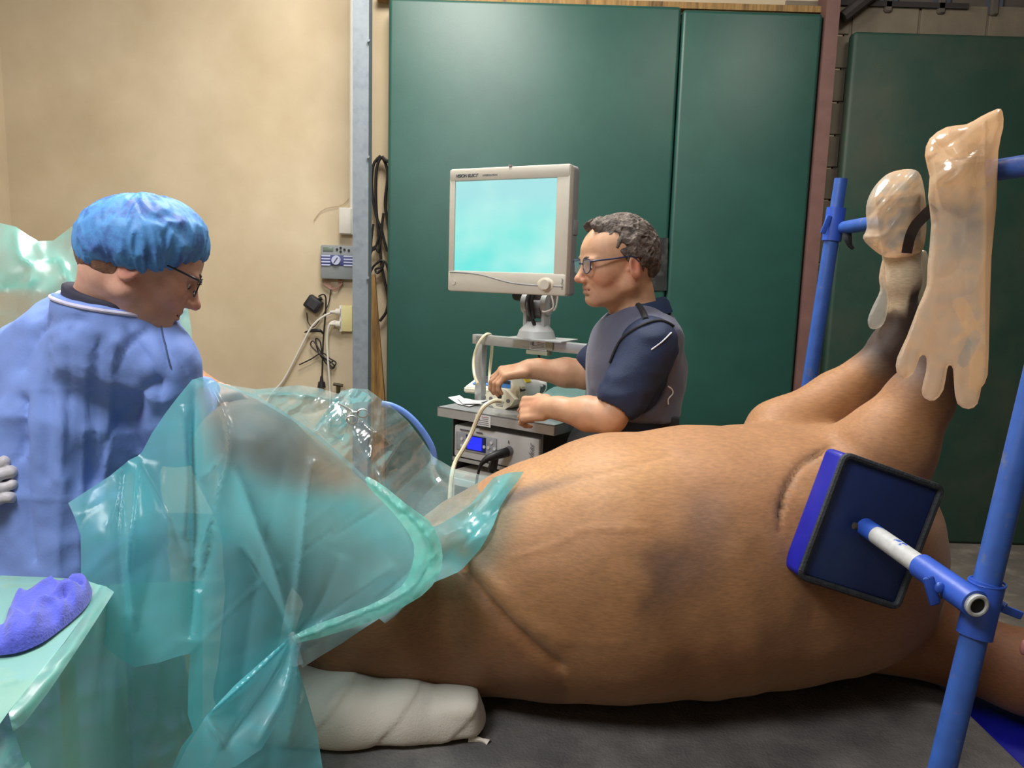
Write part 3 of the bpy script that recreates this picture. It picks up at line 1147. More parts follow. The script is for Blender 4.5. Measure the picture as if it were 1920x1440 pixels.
# chipped blue paint on the outer end of the tube
m = MB(); m.cyl(rel(T0), rel(T0 + dT * 0.13), 0.0182, n=28); m.build('paint_remnant', bpb, e2)
pa = T0 + dT * 0.55
m = MB()
m.cyl(rel(pa), rel(T1 - dT * 0.03), 0.0225, n=28); m.build('outer_sleeve', bpb, e2)
M4 = Matrix.Translation(Vector(rel(T1 - dT * 0.012))) @ Vector(dT).to_track_quat('Z', 'Y').to_matrix().to_4x4()
m = MB(); m.tube([np.array(M4 @ Vector((0.0155 * math.cos(t), 0.0155 * math.sin(t), 0))) for t in np.linspace(0, 2 * PI, 25)], 0.0034, n=8, smooth=0)
m.build('tube_end', bp2, e2)
m = MB(); m.cyl(rel(T1 - dT * 0.03), rel(T1 - dT * 0.012), 0.0135, n=20); m.build('bore', bore, e2)
m = MB(); q0 = rel(P(1755, 1115, 1.20))
m.cyl(q0 + np.array([0.03, 0, 0.012]), q0 + np.array([0.0, 0, -0.004]), 0.006, n=10); m.build('clamp_bolt', rust, e2)
m = MB(); m.box(rel(P(1747, 1108, 1.195)), (0.018, 0.006, 0.05), rot=Matrix.Rotation(-0.35, 3, 'Y'), bevel=0.004); m.build('wing', bpb, e2)
for x_, y_ in ((1762, 1102), (1784, 1117)):
    m = MB(); m.sph(rel(P(x_, y_, 1.19)), 0.009, (1, 0.7, 1.1), 8); m.build('weld_lug', bpb, e2)
YB = 1.465
TL, TR, BL, BR = P(1597, 856, YB), P(1781, 917, YB + 0.03), P(1486, 1077, YB - 0.02), P(1675, 1141, YB)
navy = mat('navy_vinyl', srgb(24, 42, 88), 0.42, var=0.1, scale=10, second=srgb(34, 50, 84), sscale=6)
piping = mat('worn_piping', srgb(40, 42, 46), 0.7, var=0.35, scale=60, bump=0.8, bscale=200, second=srgb(120, 112, 94), smix=(0.66, 0.76), sscale=20)
xa = Vector(((TR - TL) + (BR - BL)) / 2); ya = Vector(((TL - BL) + (TR - BR)) / 2)
wx, wy = xa.length, ya.length
xa.normalize(); za = xa.cross(ya).normalized(); ya = za.cross(xa).normalized()
R3 = Matrix((xa, ya, za)).transposed()     # za points to the camera
if za.y > 0: za = -za
cc = Vector((TL + TR + BL + BR) / 4) - Vector(T0)
m = MB(); m.box(cc - za * 0.042, (wx, wy, 0.066), rot=R3, bevel=0.012, seg=3); m.build('cushion', bluev, e2)
m = MB(); m.box(cc - za * 0.012, (wx - 0.018, wy - 0.018, 0.012), rot=R3, bevel=0.003); m.build('back_panel', navy, e2)
m = MB()
hx, hy = wx / 2 - 0.003, wy / 2 - 0.003
loop = []
for (sx, sy) in ((-1, -1), (1, -1), (1, 1), (-1, 1)):
    for t in np.linspace(0, 1, 4):
        a_ = {(-1, -1): PI + t * PI / 2, (1, -1): 1.5 * PI + t * PI / 2, (1, 1): t * PI / 2, (-1, 1): PI / 2 + t * PI / 2}[(sx, sy)]
        loop.append(np.array(cc + R3 @ Vector((sx * (hx - 0.012) + 0.012 * math.cos(a_), sy * (hy - 0.012) + 0.012 * math.sin(a_), -0.0035 if (R3 @ Vector((0, 0, 1))).y < 0 else 0.0035))))
loop.append(loop[0])
m.tube(loop, 0.0068, n=8, smooth=0); m.build('piping_rim', piping, e2)
bc = P(1610, 990, 1.455) - T0
m = MB(); m.cyl(bc + np.array([0.01, -0.003, 0]), bc + np.array([-0.012, -0.005, 0.006]), 0.007, n=12); m.cyl(bc + np.array([0.016, 0, -0.002]), bc + np.array([0.006, 0, 0.001]), 0.0125, n=8); m.build('mounting_bolt', rust, e2)

# upper bar to the near hoof
a, b = P(1990, 300, 1.50), P(1850, 322, 1.64)
m = MB(); m.cyl(a, b, 0.0215, n=24)
tag(m.build('hoof_bar', bp), 'blue tube bar entering from the right behind the long glove', 'bar', 'blue bars holding the hooves')

# far pole
A, B = P(1514, 740, 2.33), P(1577, 335, 2.33)
pb0, pt0 = along(A, B, 0.0), B
e = empty('tube_stand', 'far blue tube pole standing beyond the raised forelegs', 'stand', tuple(pb0))
o3 = pb0
s0, s1 = along(A, B, P(1560, 452, 2.33)[2]), along(A, B, P(1568, 390, 2.33)[2])
m = MB(); m.cyl(rel(pb0), rel(s1), 0.0215, n=24); m.build('pole', bp, e)
m = MB(); m.cyl(rel(s1), rel(pt0), 0.0185, n=24); m.build('inner_tube', bp, e)
m = MB(); m.cyl(rel(s0), rel(s1), 0.0275, n=24); m.build('clamp_sleeve', bpb, e)
m = MB(); m.cyl((0, 0, 0.0), (0, 0, 0.02), 0.10, 0.10, n=24); m.build('foot_plate', bp, e)
m = MB(); m.box(rel(P(1549, 421, 2.31)), (0.016, 0.008, 0.055), rot=Matrix.Rotation(0.3, 3, 'Y'), bevel=0.003); m.cyl(rel(P(1551, 420, 2.32)), rel(P(1562, 421, 2.33)), 0.008, n=8); m.build('wing_bolt', bpb, e)
a, b = P(1578, 428, 2.32), P(1672, 412, 2.02)
m = MB(); m.cyl(a, b, 0.019, n=24)
tag(m.build('hoof_bar', bp), 'short blue tube bar between far pole and the bagged far hoof', 'bar', 'blue bars holding the hooves')
m = MB()
m.tube([P(1588, 436, 2.28), P(1590, 448, 2.27), P(1594, 460, 2.27), P(1600, 466, 2.27)], [0.012, 0.011, 0.007, 0.005], n=8)
tag(m.build('tie_rag', mat('dark_rag', srgb(32, 34, 40), 0.9)), 'dark scrap of rag tied under the far blue bar', 'rag')
# strap
strapm = mat('black_strap', srgb(34, 30, 32), 0.6, var=0.3, scale=40, second=srgb(70, 66, 64), smix=(0.6, 0.8), sscale=30)
cl = [P(1752, 388, 1.60), P(1736, 402, 1.68), P(1716, 424, 1.76), P(1706, 446, 1.83), P(1700, 474, 1.865)]
cl = catmull([V3(c) for c in cl], 6)
vs, fs = [], []
for i, c in enumerate(cl):
    t = cl[min(i + 1, len(cl) - 1)] - cl[max(i - 1, 0)]
    n = np.cross(t, c - CAM); n /= np.linalg.norm(n)
    th = np.cross(n, t); th /= np.linalg.norm(th)
    w_ = 0.0115
    vs += [c + n * w_ + th * 0.0012, c - n * w_ + th * 0.0012, c - n * w_ - th * 0.0012, c + n * w_ - th * 0.0012]
    if i:
        k = 4 * i
        for j in range(4):
            fs.append((k - 4 + j, k - 4 + (j + 1) % 4, k + (j + 1) % 4, k + j))
fs += [(3, 2, 1, 0), (len(vs) - 4, len(vs) - 3, len(vs) - 2, len(vs) - 1)]
so = mesh_obj('hoof_strap', vs, fs, strapm, smooth=False)
tag(so, 'black webbing strap running between the two bagged hooves', 'strap')

# ================================================================== plastic gloves over the hooves
glove = film('glove_film', (0.97, 0.88, 0.76), srgb(252, 218, 180), 0.66, gloss=0.22, rough=0.2, attr=True, clear=(0.98, 0.92, 0.84), bump=0.15, bscale=22, trans=0.55, clearop=0.28)


def sample_out(pts, k=4):
    a = [np.array(p, float) for p in pts]
    a = [a[-1]] + a + [a[0], a[1]]
    c = catmull(a, k)
    return [tuple(p) for p in c[k:-k - 1]][:len(pts) * k]


def pouch(name, pts, depth, rad, step, mt, parent=None, wr=None, op=None, edge=18, off=(0, 0, 0), back=True, k=3):
    ol = sample_out(pts, k)
    ols = np.array(ol + [ol[0]])
    dep = depth

    def bl(q):
        d, _ = segdist(q, ols)
        t = np.clip(d / edge, 0, 1)
        return rad(q) * np.sqrt(np.clip(1 - (1 - t) ** 2, 0, 1)) if callable(rad) else rad * np.sqrt(np.clip(1 - (1 - t) ** 2, 0, 1))
    v1, f1, q1 = sheet(ol, step, dep, lambda q: -bl(q) + (wr(q) if wr else 0))
    V, Fc, Q = v1, list(f1), q1
    if back:
        v2, f2, q2 = sheet(ol, step, dep, lambda q: bl(q) + (wr(q + 37) if wr else 0))
        Fc = Fc + [tuple(i + len(v1) for i in f[::-1]) for f in f2]
        V = np.vstack([v1, v2]); Q = np.vstack([q1, q2])
    a = np.ones(len(V)) * 0.8 if op is None else op(Q)
    return mesh_obj(name, V - V3(off), Fc, mt, parent, attrs={'op': a})


def plas_wr(scale, amp, ax=(1, 0.35), seed=1, ang_=0.3):
    ca, sa = math.cos(ang_), math.sin(ang_)

    def fn(q):
        x = (q[:, 0] * ca + q[:, 1] * sa) / scale * ax[0]
        y = (-q[:, 0] * sa + q[:, 1] * ca) / scale * ax[1]
        p = np.stack([x, y, np.zeros(len(q))], 1)
        w = noise(p * 0.6, seed + 5)[:, None] * 0.8
        return amp * (0.7 * ridged(p + w, seed) + 0.3 * ridged(p * 2.3 + w, seed + 1))
    return fn


og = P(1800, 300, 1.6)
e = empty('long_glove', 'long peach plastic glove hanging from the near hoof, fingers down', 'glove', tuple(og), group='plastic gloves over the hooves')
near_pts = [(1880, 210), (1870, 204), (1838, 219), (1812, 233), (1775, 238), (1743, 260), (1734, 292), (1743, 331), (1740, 370), (1746, 421), (1739, 499), (1737, 537), (1721, 576), (1700, 632), (1682, 671), (1681, 697), (1696, 711), (1713, 699), (1724, 671), (1731, 666), (1737, 672), (1736, 697), (1728, 731), (1734, 747), (1752, 751), (1769, 731), (1776, 692), (1781, 685), (1787, 692), (1789, 723), (1795, 757), (1816, 767), (1833, 757), (1840, 727), (1852, 703), (1855, 611), (1859, 481), (1868, 387), (1872, 283), (1881, 240)]
dn = tps([(1740, 260, 1.60), (1880, 210, 1.57), (1870, 400, 1.565), (1740, 400, 1.60), (1740, 550, 1.575), (1860, 550, 1.57), (1690, 690, 1.56), (1750, 740, 1.55), (1820, 760, 1.55), (1800, 480, 1.58)])


def near_r(q):
    return 0.010 + 0.055 * np.exp(-((q[:, 0] - 1805) / 60) ** 2 - ((q[:, 1] - 320) / 75) ** 2) + 0.008 * sm(q[:, 1], 600, 520)


def near_op(q):
    a = 0.72 + 0.3 * sm(-q[:, 1], -400, -330) + 0.3 * np.exp(-(segdist(q, [(1844, 230), (1846, 420), (1843, 600), (1790, 640)])[0] / 5) ** 2)
    a += 0.25 * (segdist(q, [(1830, 720), (1835, 640), (1800, 570)])[0] < 14)
    a += 0.3 * sm(q[:, 0], 1845, 1849)
    a -= 0.35 * (segdist(q, [(1828, 630), (1806, 678)])[0] < 11)
    a -= 0.35 * np.exp(-(((q[:, 0] - 1806) / 40) ** 2 + ((q[:, 1] - 430) / 50) ** 2))
    return np.clip(a + 0.12 * ridged(np.c_[q / 28, q[:, 0] * 0], 4), 0.05, 1)


w1, w2 = plas_wr(40, 0.009, (1, 0.35), 3, 0.9), plas_wr(60, 0.005, (1, 0.2), 8, 0.1)
go = pouch('glove_sleeve', near_pts, dn, near_r, 3.2, glove, e, wr=lambda q: w1(q) * sm(-q[:, 1], -460, -380) + w2(q) * sm(q[:, 1], 380, 460)
           - fold(q, [(1846, 230), (1848, 420), (1846, 640)], 0.004, 4, False) + fold(q, [(1740, 250), (1800, 300), (1870, 230)], 0.010, 9) - fold(q, [(1790, 560), (1830, 540), (1850, 470)], 0.006, 10),
           op=near_op, edge=16, off=og, k=2)

og = P(1680, 400, 1.96)
e = empty('long_glove', 'peach plastic glove bunched like a bag over the far hoof', 'glove', tuple(og), group='plastic gloves over the hooves')
far_pts = [(1674, 322), (1702, 317), (1722, 322), (1731, 344), (1736, 382), (1737, 430), (1731, 466), (1718, 480), (1690, 485), (1672, 484), (1655, 480), (1635, 466), (1618, 447), (1625, 428), (1624, 387), (1635, 357), (1655, 333)]


def far_r(q): return 0.066 + 0 * q[:, 0]


wf, wf2 = plas_wr(30, 0.009, (1, 0.35), 11, 0.75), plas_wr(18, 0.006, (0.3, 1), 12, 0.2)
pouch('glove_bag', far_pts, lambda q: np.full(len(q), 1.945), far_r, 2.6, glove, e, wr=lambda q: wf(q) + wf2(q) * sm(q[:, 1], 430, 460),
      op=lambda q: np.clip(0.62 + 0.35 * ridged(np.c_[q / 22, q[:, 0] * 0], 9) + 0.3 * sm(q[:, 1], 440, 475) - 0.4 * np.exp(-(((q[:, 0] - 1672) / 26) ** 2 + ((q[:, 1] - 450) / 16) ** 2)), 0.1, 1), edge=56, off=og)
tail = [(1656, 484), (1668, 490), (1674, 520), (1668, 560), (1660, 600), (1648, 615), (1632, 616), (1627, 600), (1636, 575), (1650, 545), (1648, 520)]
pouch('glove_finger', tail, lambda q: np.full(len(q), 1.985), 0.010, 4, glove, e, op=lambda q: 0.25 + 0.4 * (segdist(q, [(1656, 484), (1650, 520), (1648, 545)])[0] < 5), edge=10, off=og)
strip = [(1716, 478), (1736, 470), (1741, 500), (1738, 560), (1726, 590), (1716, 575), (1712, 520)]
pouch('glove_fold', strip, lambda q: np.full(len(q), 1.99), 0.008, 4, glove, e, op=lambda q: 0.5 + 0 * q[:, 0], edge=8, off=og)

# ================================================================== equipment cart
steel = mat('brushed_steel', srgb(176, 178, 178), 0.34, 0.5, var=0.08, scale=40, stretch=(1, 1, 14), bump=0.05)
steel_d = mat('dull_steel', srgb(96, 98, 98), 0.45, 0.5, var=0.1, scale=12)
eq = mat('equipment_grey', srgb(188, 188, 184), 0.45, var=0.03)
eqd = mat('equipment_dark', srgb(112, 112, 114), 0.45, var=0.05)
ivory = mat('ivory_plastic', srgb(232, 226, 200), 0.42, var=0.04)
bez = mat('monitor_bezel', srgb(196, 188, 172), 0.45, var=0.03)
bezd = mat('monitor_side', srgb(140, 140, 142), 0.5, var=0.05)
paper = mat('paper_white', srgb(214, 214, 214), 0.7, var=0.03)
stick = mat('sticker_white', srgb(206, 206, 204), 0.6, var=0.04)
ink = mat('dark_print', srgb(60, 64, 76), 0.6, var=0.02, bump=0)
inkr = mat('red_print', srgb(150, 84, 80), 0.6, bump=0)
blu_lcd = mat('blue_display', srgb(20, 30, 230), 0.3, var=0.02, bump=0, emit=1.5)
blu_lbl = mat('blue_label', srgb(60, 120, 190), 0.5, bump=0)
blk_lbl = mat('black_label', srgb(30, 36, 48), 0.5, bump=0)
yel_lbl = mat('yellow_label', srgb(220, 190, 40), 0.5, bump=0)

ZC = 1.15
CA, CB = PZ(820, 762, ZC), PZ(1040, 798, ZC)
UC = (CB - CA); WC = np.linalg.norm(UC); UC /= WC
RC = math.atan2(UC[1], UC[0])
e = empty('equipment_cart', 'stainless steel equipment cart carrying monitor and pump behind the horse', 'cart', (CA[0], CA[1], 0), (0, 0, RC))
D = 0.42
m = MB(); m.box((WC / 2, D / 2, ZC - 0.002), (WC, D, 0.004)); m.box((WC / 2, 0.0015, ZC - 0.016), (WC, 0.003, 0.032)); m.box((WC / 2, D - 0.0015, ZC - 0.016), (WC, 0.003, 0.032))
m.box((0.0015, D / 2, ZC - 0.016), (0.003, D, 0.032)); m.box((WC - 0.0015, D / 2, ZC - 0.016), (0.003, D, 0.032))
m.build('top_shelf', steel, e)
for x_ in (0.045, WC - 0.06):
    m = MB(); m.box((x_, 0.03 + 0.17, 0.62), (0.003, 0.34, 0.98)); m.build('side_panel', steel_d, e)
m = MB(); m.box((WC / 2, D - 0.05, 0.62), (WC - 0.1, 0.003, 0.98)); m.build('back_panel', steel_d, e)
for z_ in (0.975, 0.70, 0.35, 0.14):
    m = MB(); m.box((WC / 2 - 0.008, 0.2, z_), (WC - 0.105, 0.34, 0.012)); m.build('shelf', steel, e)
for x_ in (0.06, WC - 0.06):
    for y_ in (0.05, D - 0.07):
        m = MB(); m.cyl((x_, y_ - 0.012, 0.05), (x_, y_ + 0.012, 0.05), 0.05, n=20); m.box((x_, y_, 0.09), (0.02, 0.03, 0.06)); m.build('caster', blk_pl, e)
# rail at the back of the shelf that carries the monitor
VR = 0.215
rl = PZ(889, 640, 1.372)
m = MB(); m.box((0.014, VR, ZC + 0.115), (0.03, 0.03, 0.23), bevel=0.003); m.build('rail_post', steel, e)
m = MB(); m.box((WC + 0.0, VR, ZC + 0.115), (0.03, 0.03, 0.23), bevel=0.003); m.build('rail_post', steel, e)
m = MB(); m.box((WC / 2 + 0.006, VR, ZC + 0.215), (WC + 0.045, 0.03, 0.034), bevel=0.003); m.build('rail', steel, e)


def cl2w(x, y, z):
    return np.array([CA[0] + x * math.cos(RC) - y * math.sin(RC), CA[1] + x * math.sin(RC) + y * math.cos(RC), z])


def sticker(parent, x, y, z, w, h):
    m = MB(); m.box((x, y, z), (w, 0.0012, h)); s = m.build('sticker', stick, parent)
    m = MB(); m.box((x - w * 0.42, y - 0.0009, z + h * 0.2), (0.0012, 0.0006, h * 0.35)); m.box((x - w * 0.36, y - 0.0009, z + h * 0.2), (0.0012, 0.0006, h * 0.3)); m.build('logo_bars', ink, s)
    text('logo_letter', 'E', h * 0.48, ink, Matrix.Translation((x - w * 0.33, y - 0.001, z + h * 0.04)) @ Matrix.Rotation(PI / 2, 4, 'X'), s, bold=0.0005)
    for i in range(5):
        m = MB(); ww = w * (0.5 if i < 2 else 0.8); m.box((x + (w * 0.14 if i < 2 else 0), y - 0.0009, z + h * (0.34 - 0.17 * i)), (ww * (0.9 + 0.1 * math.sin(i * 5)), 0.0006, h * 0.06)); m.build('print_line', inkr if i == 0 else eqd, s)
    return s


sticker(e, 0.195, -0.001, ZC - 0.022, 0.062, 0.036)
sticker(e, 0.265, VR - 0.016, ZC + 0.213, 0.07, 0.03)
m = MB(); m.box((0.262, VR - 0.006, ZC + 0.190), (0.085, 0.03, 0.014), bevel=0.002); m.box((0.31, VR - 0.018, ZC + 0.218), (0.028, 0.004, 0.03)); m.build('rail_bracket', mat('beige_plate', srgb(160, 158, 136), 0.5), e)
m = MB(); m.cyl((0.262, VR - 0.005, ZC + 0.183), (0.264, VR - 0.005, ZC + 0.163), 0.004, n=8); m.cyl((0.264, VR - 0.005, ZC + 0.166), (0.27, VR - 0.005, ZC + 0.123), 0.008, n=10); m.build('hanging_pin', blk_pl, e)

# light source unit on the first shelf
CAe = cl2w(0.055, 0.0, 0)
e3 = empty('light_source', 'grey light source box with blue display on the upper cart shelf', 'light source', tuple(cl2w(0.055, 0.02, 0.983)), (0, 0, RC))
lw = WC - 0.125
m = MB(); m.box((lw / 2, 0.155, 0.056), (lw, 0.30, 0.108), bevel=0.006); m.build('housing', eq, e3)
m = MB(); m.box((0.095, 0.003, 0.058), (0.17, 0.008, 0.06), bevel=0.003); pnl = m.build('control_panel', mat('panel_grey', srgb(150, 152, 156), 0.5), e3)
m = MB(); m.box((0.098, -0.0015, 0.060), (0.082, 0.003, 0.05)); m.build('display_frame', mat('navy_trim', srgb(24, 34, 84), 0.4), e3)
m = MB(); m.box((0.094, -0.0035, 0.060), (0.06, 0.002, 0.042)); m.build('display', blu_lcd, e3)
for x_, z_ in ((0.04, 0.068), (0.04, 0.045), (0.134, 0.055), (0.163, 0.073), (0.163, 0.037), (0.151, 0.055), (0.176, 0.055)):
    m = MB(); m.cyl((x_, 0.0, z_), (x_, -0.005, z_), 0.0055, n=12); m.build('button', stick, e3)
m = MB(); m.cyl((0.23, 0.004, 0.056), (0.23, -0.010, 0.056), 0.016, 0.014, n=20); m.build('light_port', eqd, e3)
m = MB(); m.box((0.229, -0.0008, 0.085), (0.003, 0.001, 0.009)); m.build('port_mark', ink, e3)
text('brand_text', 'stryker', 0.026, eqd, Matrix.Translation((lw - 0.016, -0.0012, 0.017)) @ Matrix.Rotation(PI / 2, 4, 'X') @ Matrix.Rotation(PI / 2, 4, 'Z'), e3, space=1.05)
for i, ww in enumerate((0.07, 0.045)):
    m = MB(); m.box((0.05 + 0.06 * i, -0.0008, 0.098), (ww * 0.6, 0.001, 0.0035)); m.build('print_line', ink, e3)
m = MB(); m.box((0.29, 0.09, 0.112), (0.05, 0.05, 0.006)); m.build('top_foot', eqd, e3)
# light cable plug and lead
pc = [cl2w(0.285, 0.012, 1.037), cl2w(0.268, -0.03, 1.030), cl2w(0.25, -0.055, 1.018), cl2w(0.235, -0.065, 0.99), cl2w(0.225, -0.07, 0.92), cl2w(0.22, -0.065, 0.85), cl2w(0.215, -0.05, 0.75)]
m = MB(); m.tube(pc, [0.016, 0.014, 0.010, 0.0045, 0.004, 0.004, 0.004], n=12)
tag(m.build('light_cable', blk_rub), 'black light cable plugged into the box with the blue display', 'cable')
m = MB(); m.cyl(cl2w(0.262, -0.018, 1.022), cl2w(0.252, -0.02, 0.985), 0.011, 0.015, n=14); m.cyl(cl2w(0.252, -0.02, 0.985), cl2w(0.250, -0.02, 0.972), 0.015, 0.010, n=14)
tag(m.build('hanging_cap', blk_pl), 'black end cap dangling below the light cable plug', 'cap')

# recorder unit on the second shelf
e4 = empty('recorder_unit', 'beige recorder box with a dark front slot low on the cart', 'recorder', tuple(cl2w(0.055, 0.0, 0.706)), (0, 0, RC))
m = MB(); m.box((0.18, 0.16, 0.125), (0.36, 0.32, 0.22), bevel=0.012); m.build('housing', mat('beige_box', srgb(186, 180, 168), 0.5), e4)
m = MB(); m.box((0.18, -0.004, 0.15), (0.33, 0.012, 0.13), bevel=0.004); m.build('front_bezel', eq, e4)
m = MB(); m.box((0.18, -0.010, 0.15), (0.29, 0.004, 0.085), bevel=0.002); m.build('slot_cover', blk_pl, e4)

# monitor
ML, MR = P(846, 545, 2.60), P(1066, 553, 2.385)
UM = MR - ML; UM[2] = 0; WM = np.linalg.norm(UM); UM /= WM
RM = math.atan2(UM[1], UM[0])
mz = P(960, 551, 2.49)[2]
e5 = empty('medical_monitor', 'beige flat medical monitor glowing pale cyan on the cart rail', 'monitor', (ML[0], ML[1], mz), (0, 0, RM))
HM = 0.395
m = MB(); m.box((WM / 2, 0.025, HM / 2), (WM, 0.05, HM), bevel=0.012, seg=3); m.build('side_housing', bezd, e5)
# bezel frame
fr = MB()
sx0, sx1, sz0, sz1 = 0.022, WM - 0.045, 0.068, HM - 0.04
fr.box((WM / 2, -0.008, sz0 / 2 + 0.001), (WM, 0.032, sz0), bevel=0.008); fr.box((WM / 2, -0.008, (HM + sz1) / 2), (WM, 0.032, HM - sz1), bevel=0.008)
fr.box((sx0 / 2, -0.006, HM / 2), (sx0, 0.030, HM - 0.01), bevel=0.004); fr.box(((WM + sx1) / 2, -0.006, HM / 2), (WM - sx1, 0.030, HM - 0.01), bevel=0.004)
bzo = fr.build('bezel', bez, e5)
# bottom lip with curve
m = MB()
pts = [(0.01 + (WM - 0.02) * t, 0.064 - 0.034 * (1 / (1 + math.exp(-(t - 0.42) * 11)))) for t in np.linspace(0, 1, 20)]
m.tube([np.array([x_, -0.0245, z_]) for x_, z_ in pts], 0.0022, n=6, smooth=0); m.build('bezel_groove', bezd, e5)
m = MB(); m.box((WM / 2 + 0.01, -0.020, HM + 0.002), (0.01, 0.012, 0.006)); m.build('top_notch', bezd, e5)
# screen with gentle cyan gradient, as the image it shows
sc_ = bpy.data.materials.new('screen_glow'); sc_.use_nodes = True
nt = sc_.node_tree; nt.nodes.clear()
o_ = nt.nodes.new('ShaderNodeOutputMaterial'); em = nt.nodes.new('ShaderNodeEmission'); tc = nt.nodes.new('ShaderNodeTexCoord')
mp = nt.nodes.new('ShaderNodeMapping'); mp.inputs['Rotation'].default_value = (0, 0, 0)
sp = nt.nodes.new('ShaderNodeSeparateXYZ'); rp = nt.nodes.new('ShaderNodeValToRGB')
nt.links.new(tc.outputs['Generated'], mp.inputs[0]); nt.links.new(mp.outputs[0], sp.inputs[0]); nt.links.new(sp.outputs['Z'], rp.inputs[0])
cr = rp.color_ramp
cr.elements[0].position = 0.05; cr.elements[0].color = (*srgb(116, 236, 228), 1)
cr.elements[1].position = 0.85; cr.elements[1].color = (*srgb(172, 232, 234), 1)
el = cr.elements.new(0.45); el.color = (*srgb(146, 240, 230), 1)
n_ = nt.nodes.new('ShaderNodeTexNoise'); n_.inputs['Scale'].default_value = 1.8; nt.links.new(tc.outputs['Generated'], n_.inputs['Vector'])
mx = nt.nodes.new('ShaderNodeMix'); mx.data_type = 'RGBA'; mx.inputs[7].default_value = (*srgb(190, 246, 240), 1)
mr = nt.nodes.new('ShaderNodeMapRange'); mr.inputs['From Min'].default_value = 0.4; mr.inputs['From Max'].default_value = 0.75; nt.links.new(n_.outputs[0], mr.inputs[0])
nt.links.new(mr.outputs[0], mx.inputs[0]); nt.links.new(rp.outputs[0], mx.inputs[6]); nt.links.new(mx.outputs[2], em.inputs[0])
em.inputs[1].default_value = 0.72; nt.links.new(em.outputs[0], o_.inputs[0])
m = MB(); m.box(((sx0 + sx1) / 2, -0.013, (sz0 + sz1) / 2), (sx1 - sx0 + 0.002, 0.006, sz1 - sz0 + 0.002)); m.build('screen', sc_, e5, smooth=False)
text('brand_text', 'VISION ELECT', 0.0135, ink, Matrix.Translation((0.026, -0.0245, HM - 0.028)) @ Matrix.Rotation(PI / 2, 4, 'X'), e5, shear=0.25, bold=0.0004)
text('model_text', 'HI RESOLUTION', 0.0075, eqd, Matrix.Translation((0.128, -0.0245, HM - 0.027)) @ Matrix.Rotation(PI / 2, 4, 'X'), e5, shear=0.25, bold=0.0003)
text('maker_text', 'stryker', 0.012, eqd, Matrix.Translation((WM - 0.008, -0.0245, 0.02)) @ Matrix.Rotation(PI / 2, 4, 'X') @ Matrix.Rotation(PI / 2, 4, 'Z'), e5)
m = MB(); m.sph((WM - 0.068, -0.024, 0.034), 0.030, (1, 0.16, 0.72), 20); m.build('dial_surround', mat('dial_beige', srgb(206, 196, 176), 0.4), e5)
m = MB(); m.cyl((WM - 0.064, -0.024, 0.034), (WM - 0.064, -0.040, 0.034), 0.017, 0.015, n=24); m.build('dial_knob', bez, e5)
m = MB(); m.cyl((0.026, -0.022, 0.03), (0.026, -0.027, 0.03), 0.008, n=16); m.build('power_button', bez, e5)
m = MB(); m.box((WM + 0.0008, 0.03, 0.21), (0.003, 0.03, 0.045), bevel=0.001); m.build('side_connector', bezd, e5)
# monitor arm
e6 = empty('monitor_arm', 'grey jointed arm and round foot holding the monitor on the rail', 'monitor arm', tuple(cl2w(0.245, VR, ZC + 0.232)), (0, 0, RM))
grey_c = mat('arm_grey', srgb(166, 168, 166), 0.45, var=0.04)
ah = mz - (ZC + 0.232)
m = MB(); m.box((0.02, 0, 0.003), (0.21, 0.13, 0.006), bevel=0.002); m.build('base_plate', grey_c, e6)
m = MB(); m.cyl((0, 0, 0.006), (0, 0, 0.03), 0.066, 0.058, n=32); m.cyl((0, 0, 0.03), (0, 0, 0.06), 0.058, 0.032, n=32); m.build('foot', grey_c, e6)
for s_ in (-1, 1):
    m = MB(); m.box((s_ * 0.034, 0, 0.085), (0.014, 0.05, 0.11), bevel=0.006); m.cyl((s_ * 0.028, 0, 0.12), (s_ * 0.046, 0, 0.12), 0.036, n=24); m.build('cheek', grey_c, e6)
m = MB(); m.cyl((-0.026, 0, 0.105), (0.026, 0, 0.105), 0.034, n=24); m.box((0, 0, 0.15), (0.05, 0.04, 0.10), bevel=0.01); m.build('knuckle', eqd, e6)
m = MB(); m.box((0.01, 0.02, ah + 0.03), (0.11, 0.02, 0.12), bevel=0.005); m.build('mount_head', grey_c, e6)
m = MB(); m.tube([(-0.012, -0.03, ah + 0.0), (-0.012, -0.038, 0.13), (-0.004, -0.040, 0.09), (0.012, -0.036, 0.05)], 0.006, n=8); m.tube([(0.0, -0.03, ah + 0.0), (0.0, -0.040, 0.12), (0.01, -0.040, 0.07)], 0.006, n=8); m.build('cable_run', blk_rub, e6)
m = MB(); m.cyl((-0.07, 0.0, ah - 0.008), (-0.07, -0.02, ah - 0.008), 0.019, 0.016, n=18); m.build('tilt_knob', blk_pl, e6)
m = MB(); m.tube([(0.06, -0.02, ah + 0.0), (0.075, -0.03, ah - 0.04), (0.055, -0.04, ah - 0.055), (0.04, -0.04, ah - 0.055)], 0.0028, n=6)
m.tube([(0.085, -0.02, ah + 0.0), (0.085, -0.03, ah - 0.04), (0.075, -0.03, ah - 0.05)], 0.0028, n=6); m.build('loose_wire', white_pl, e6)

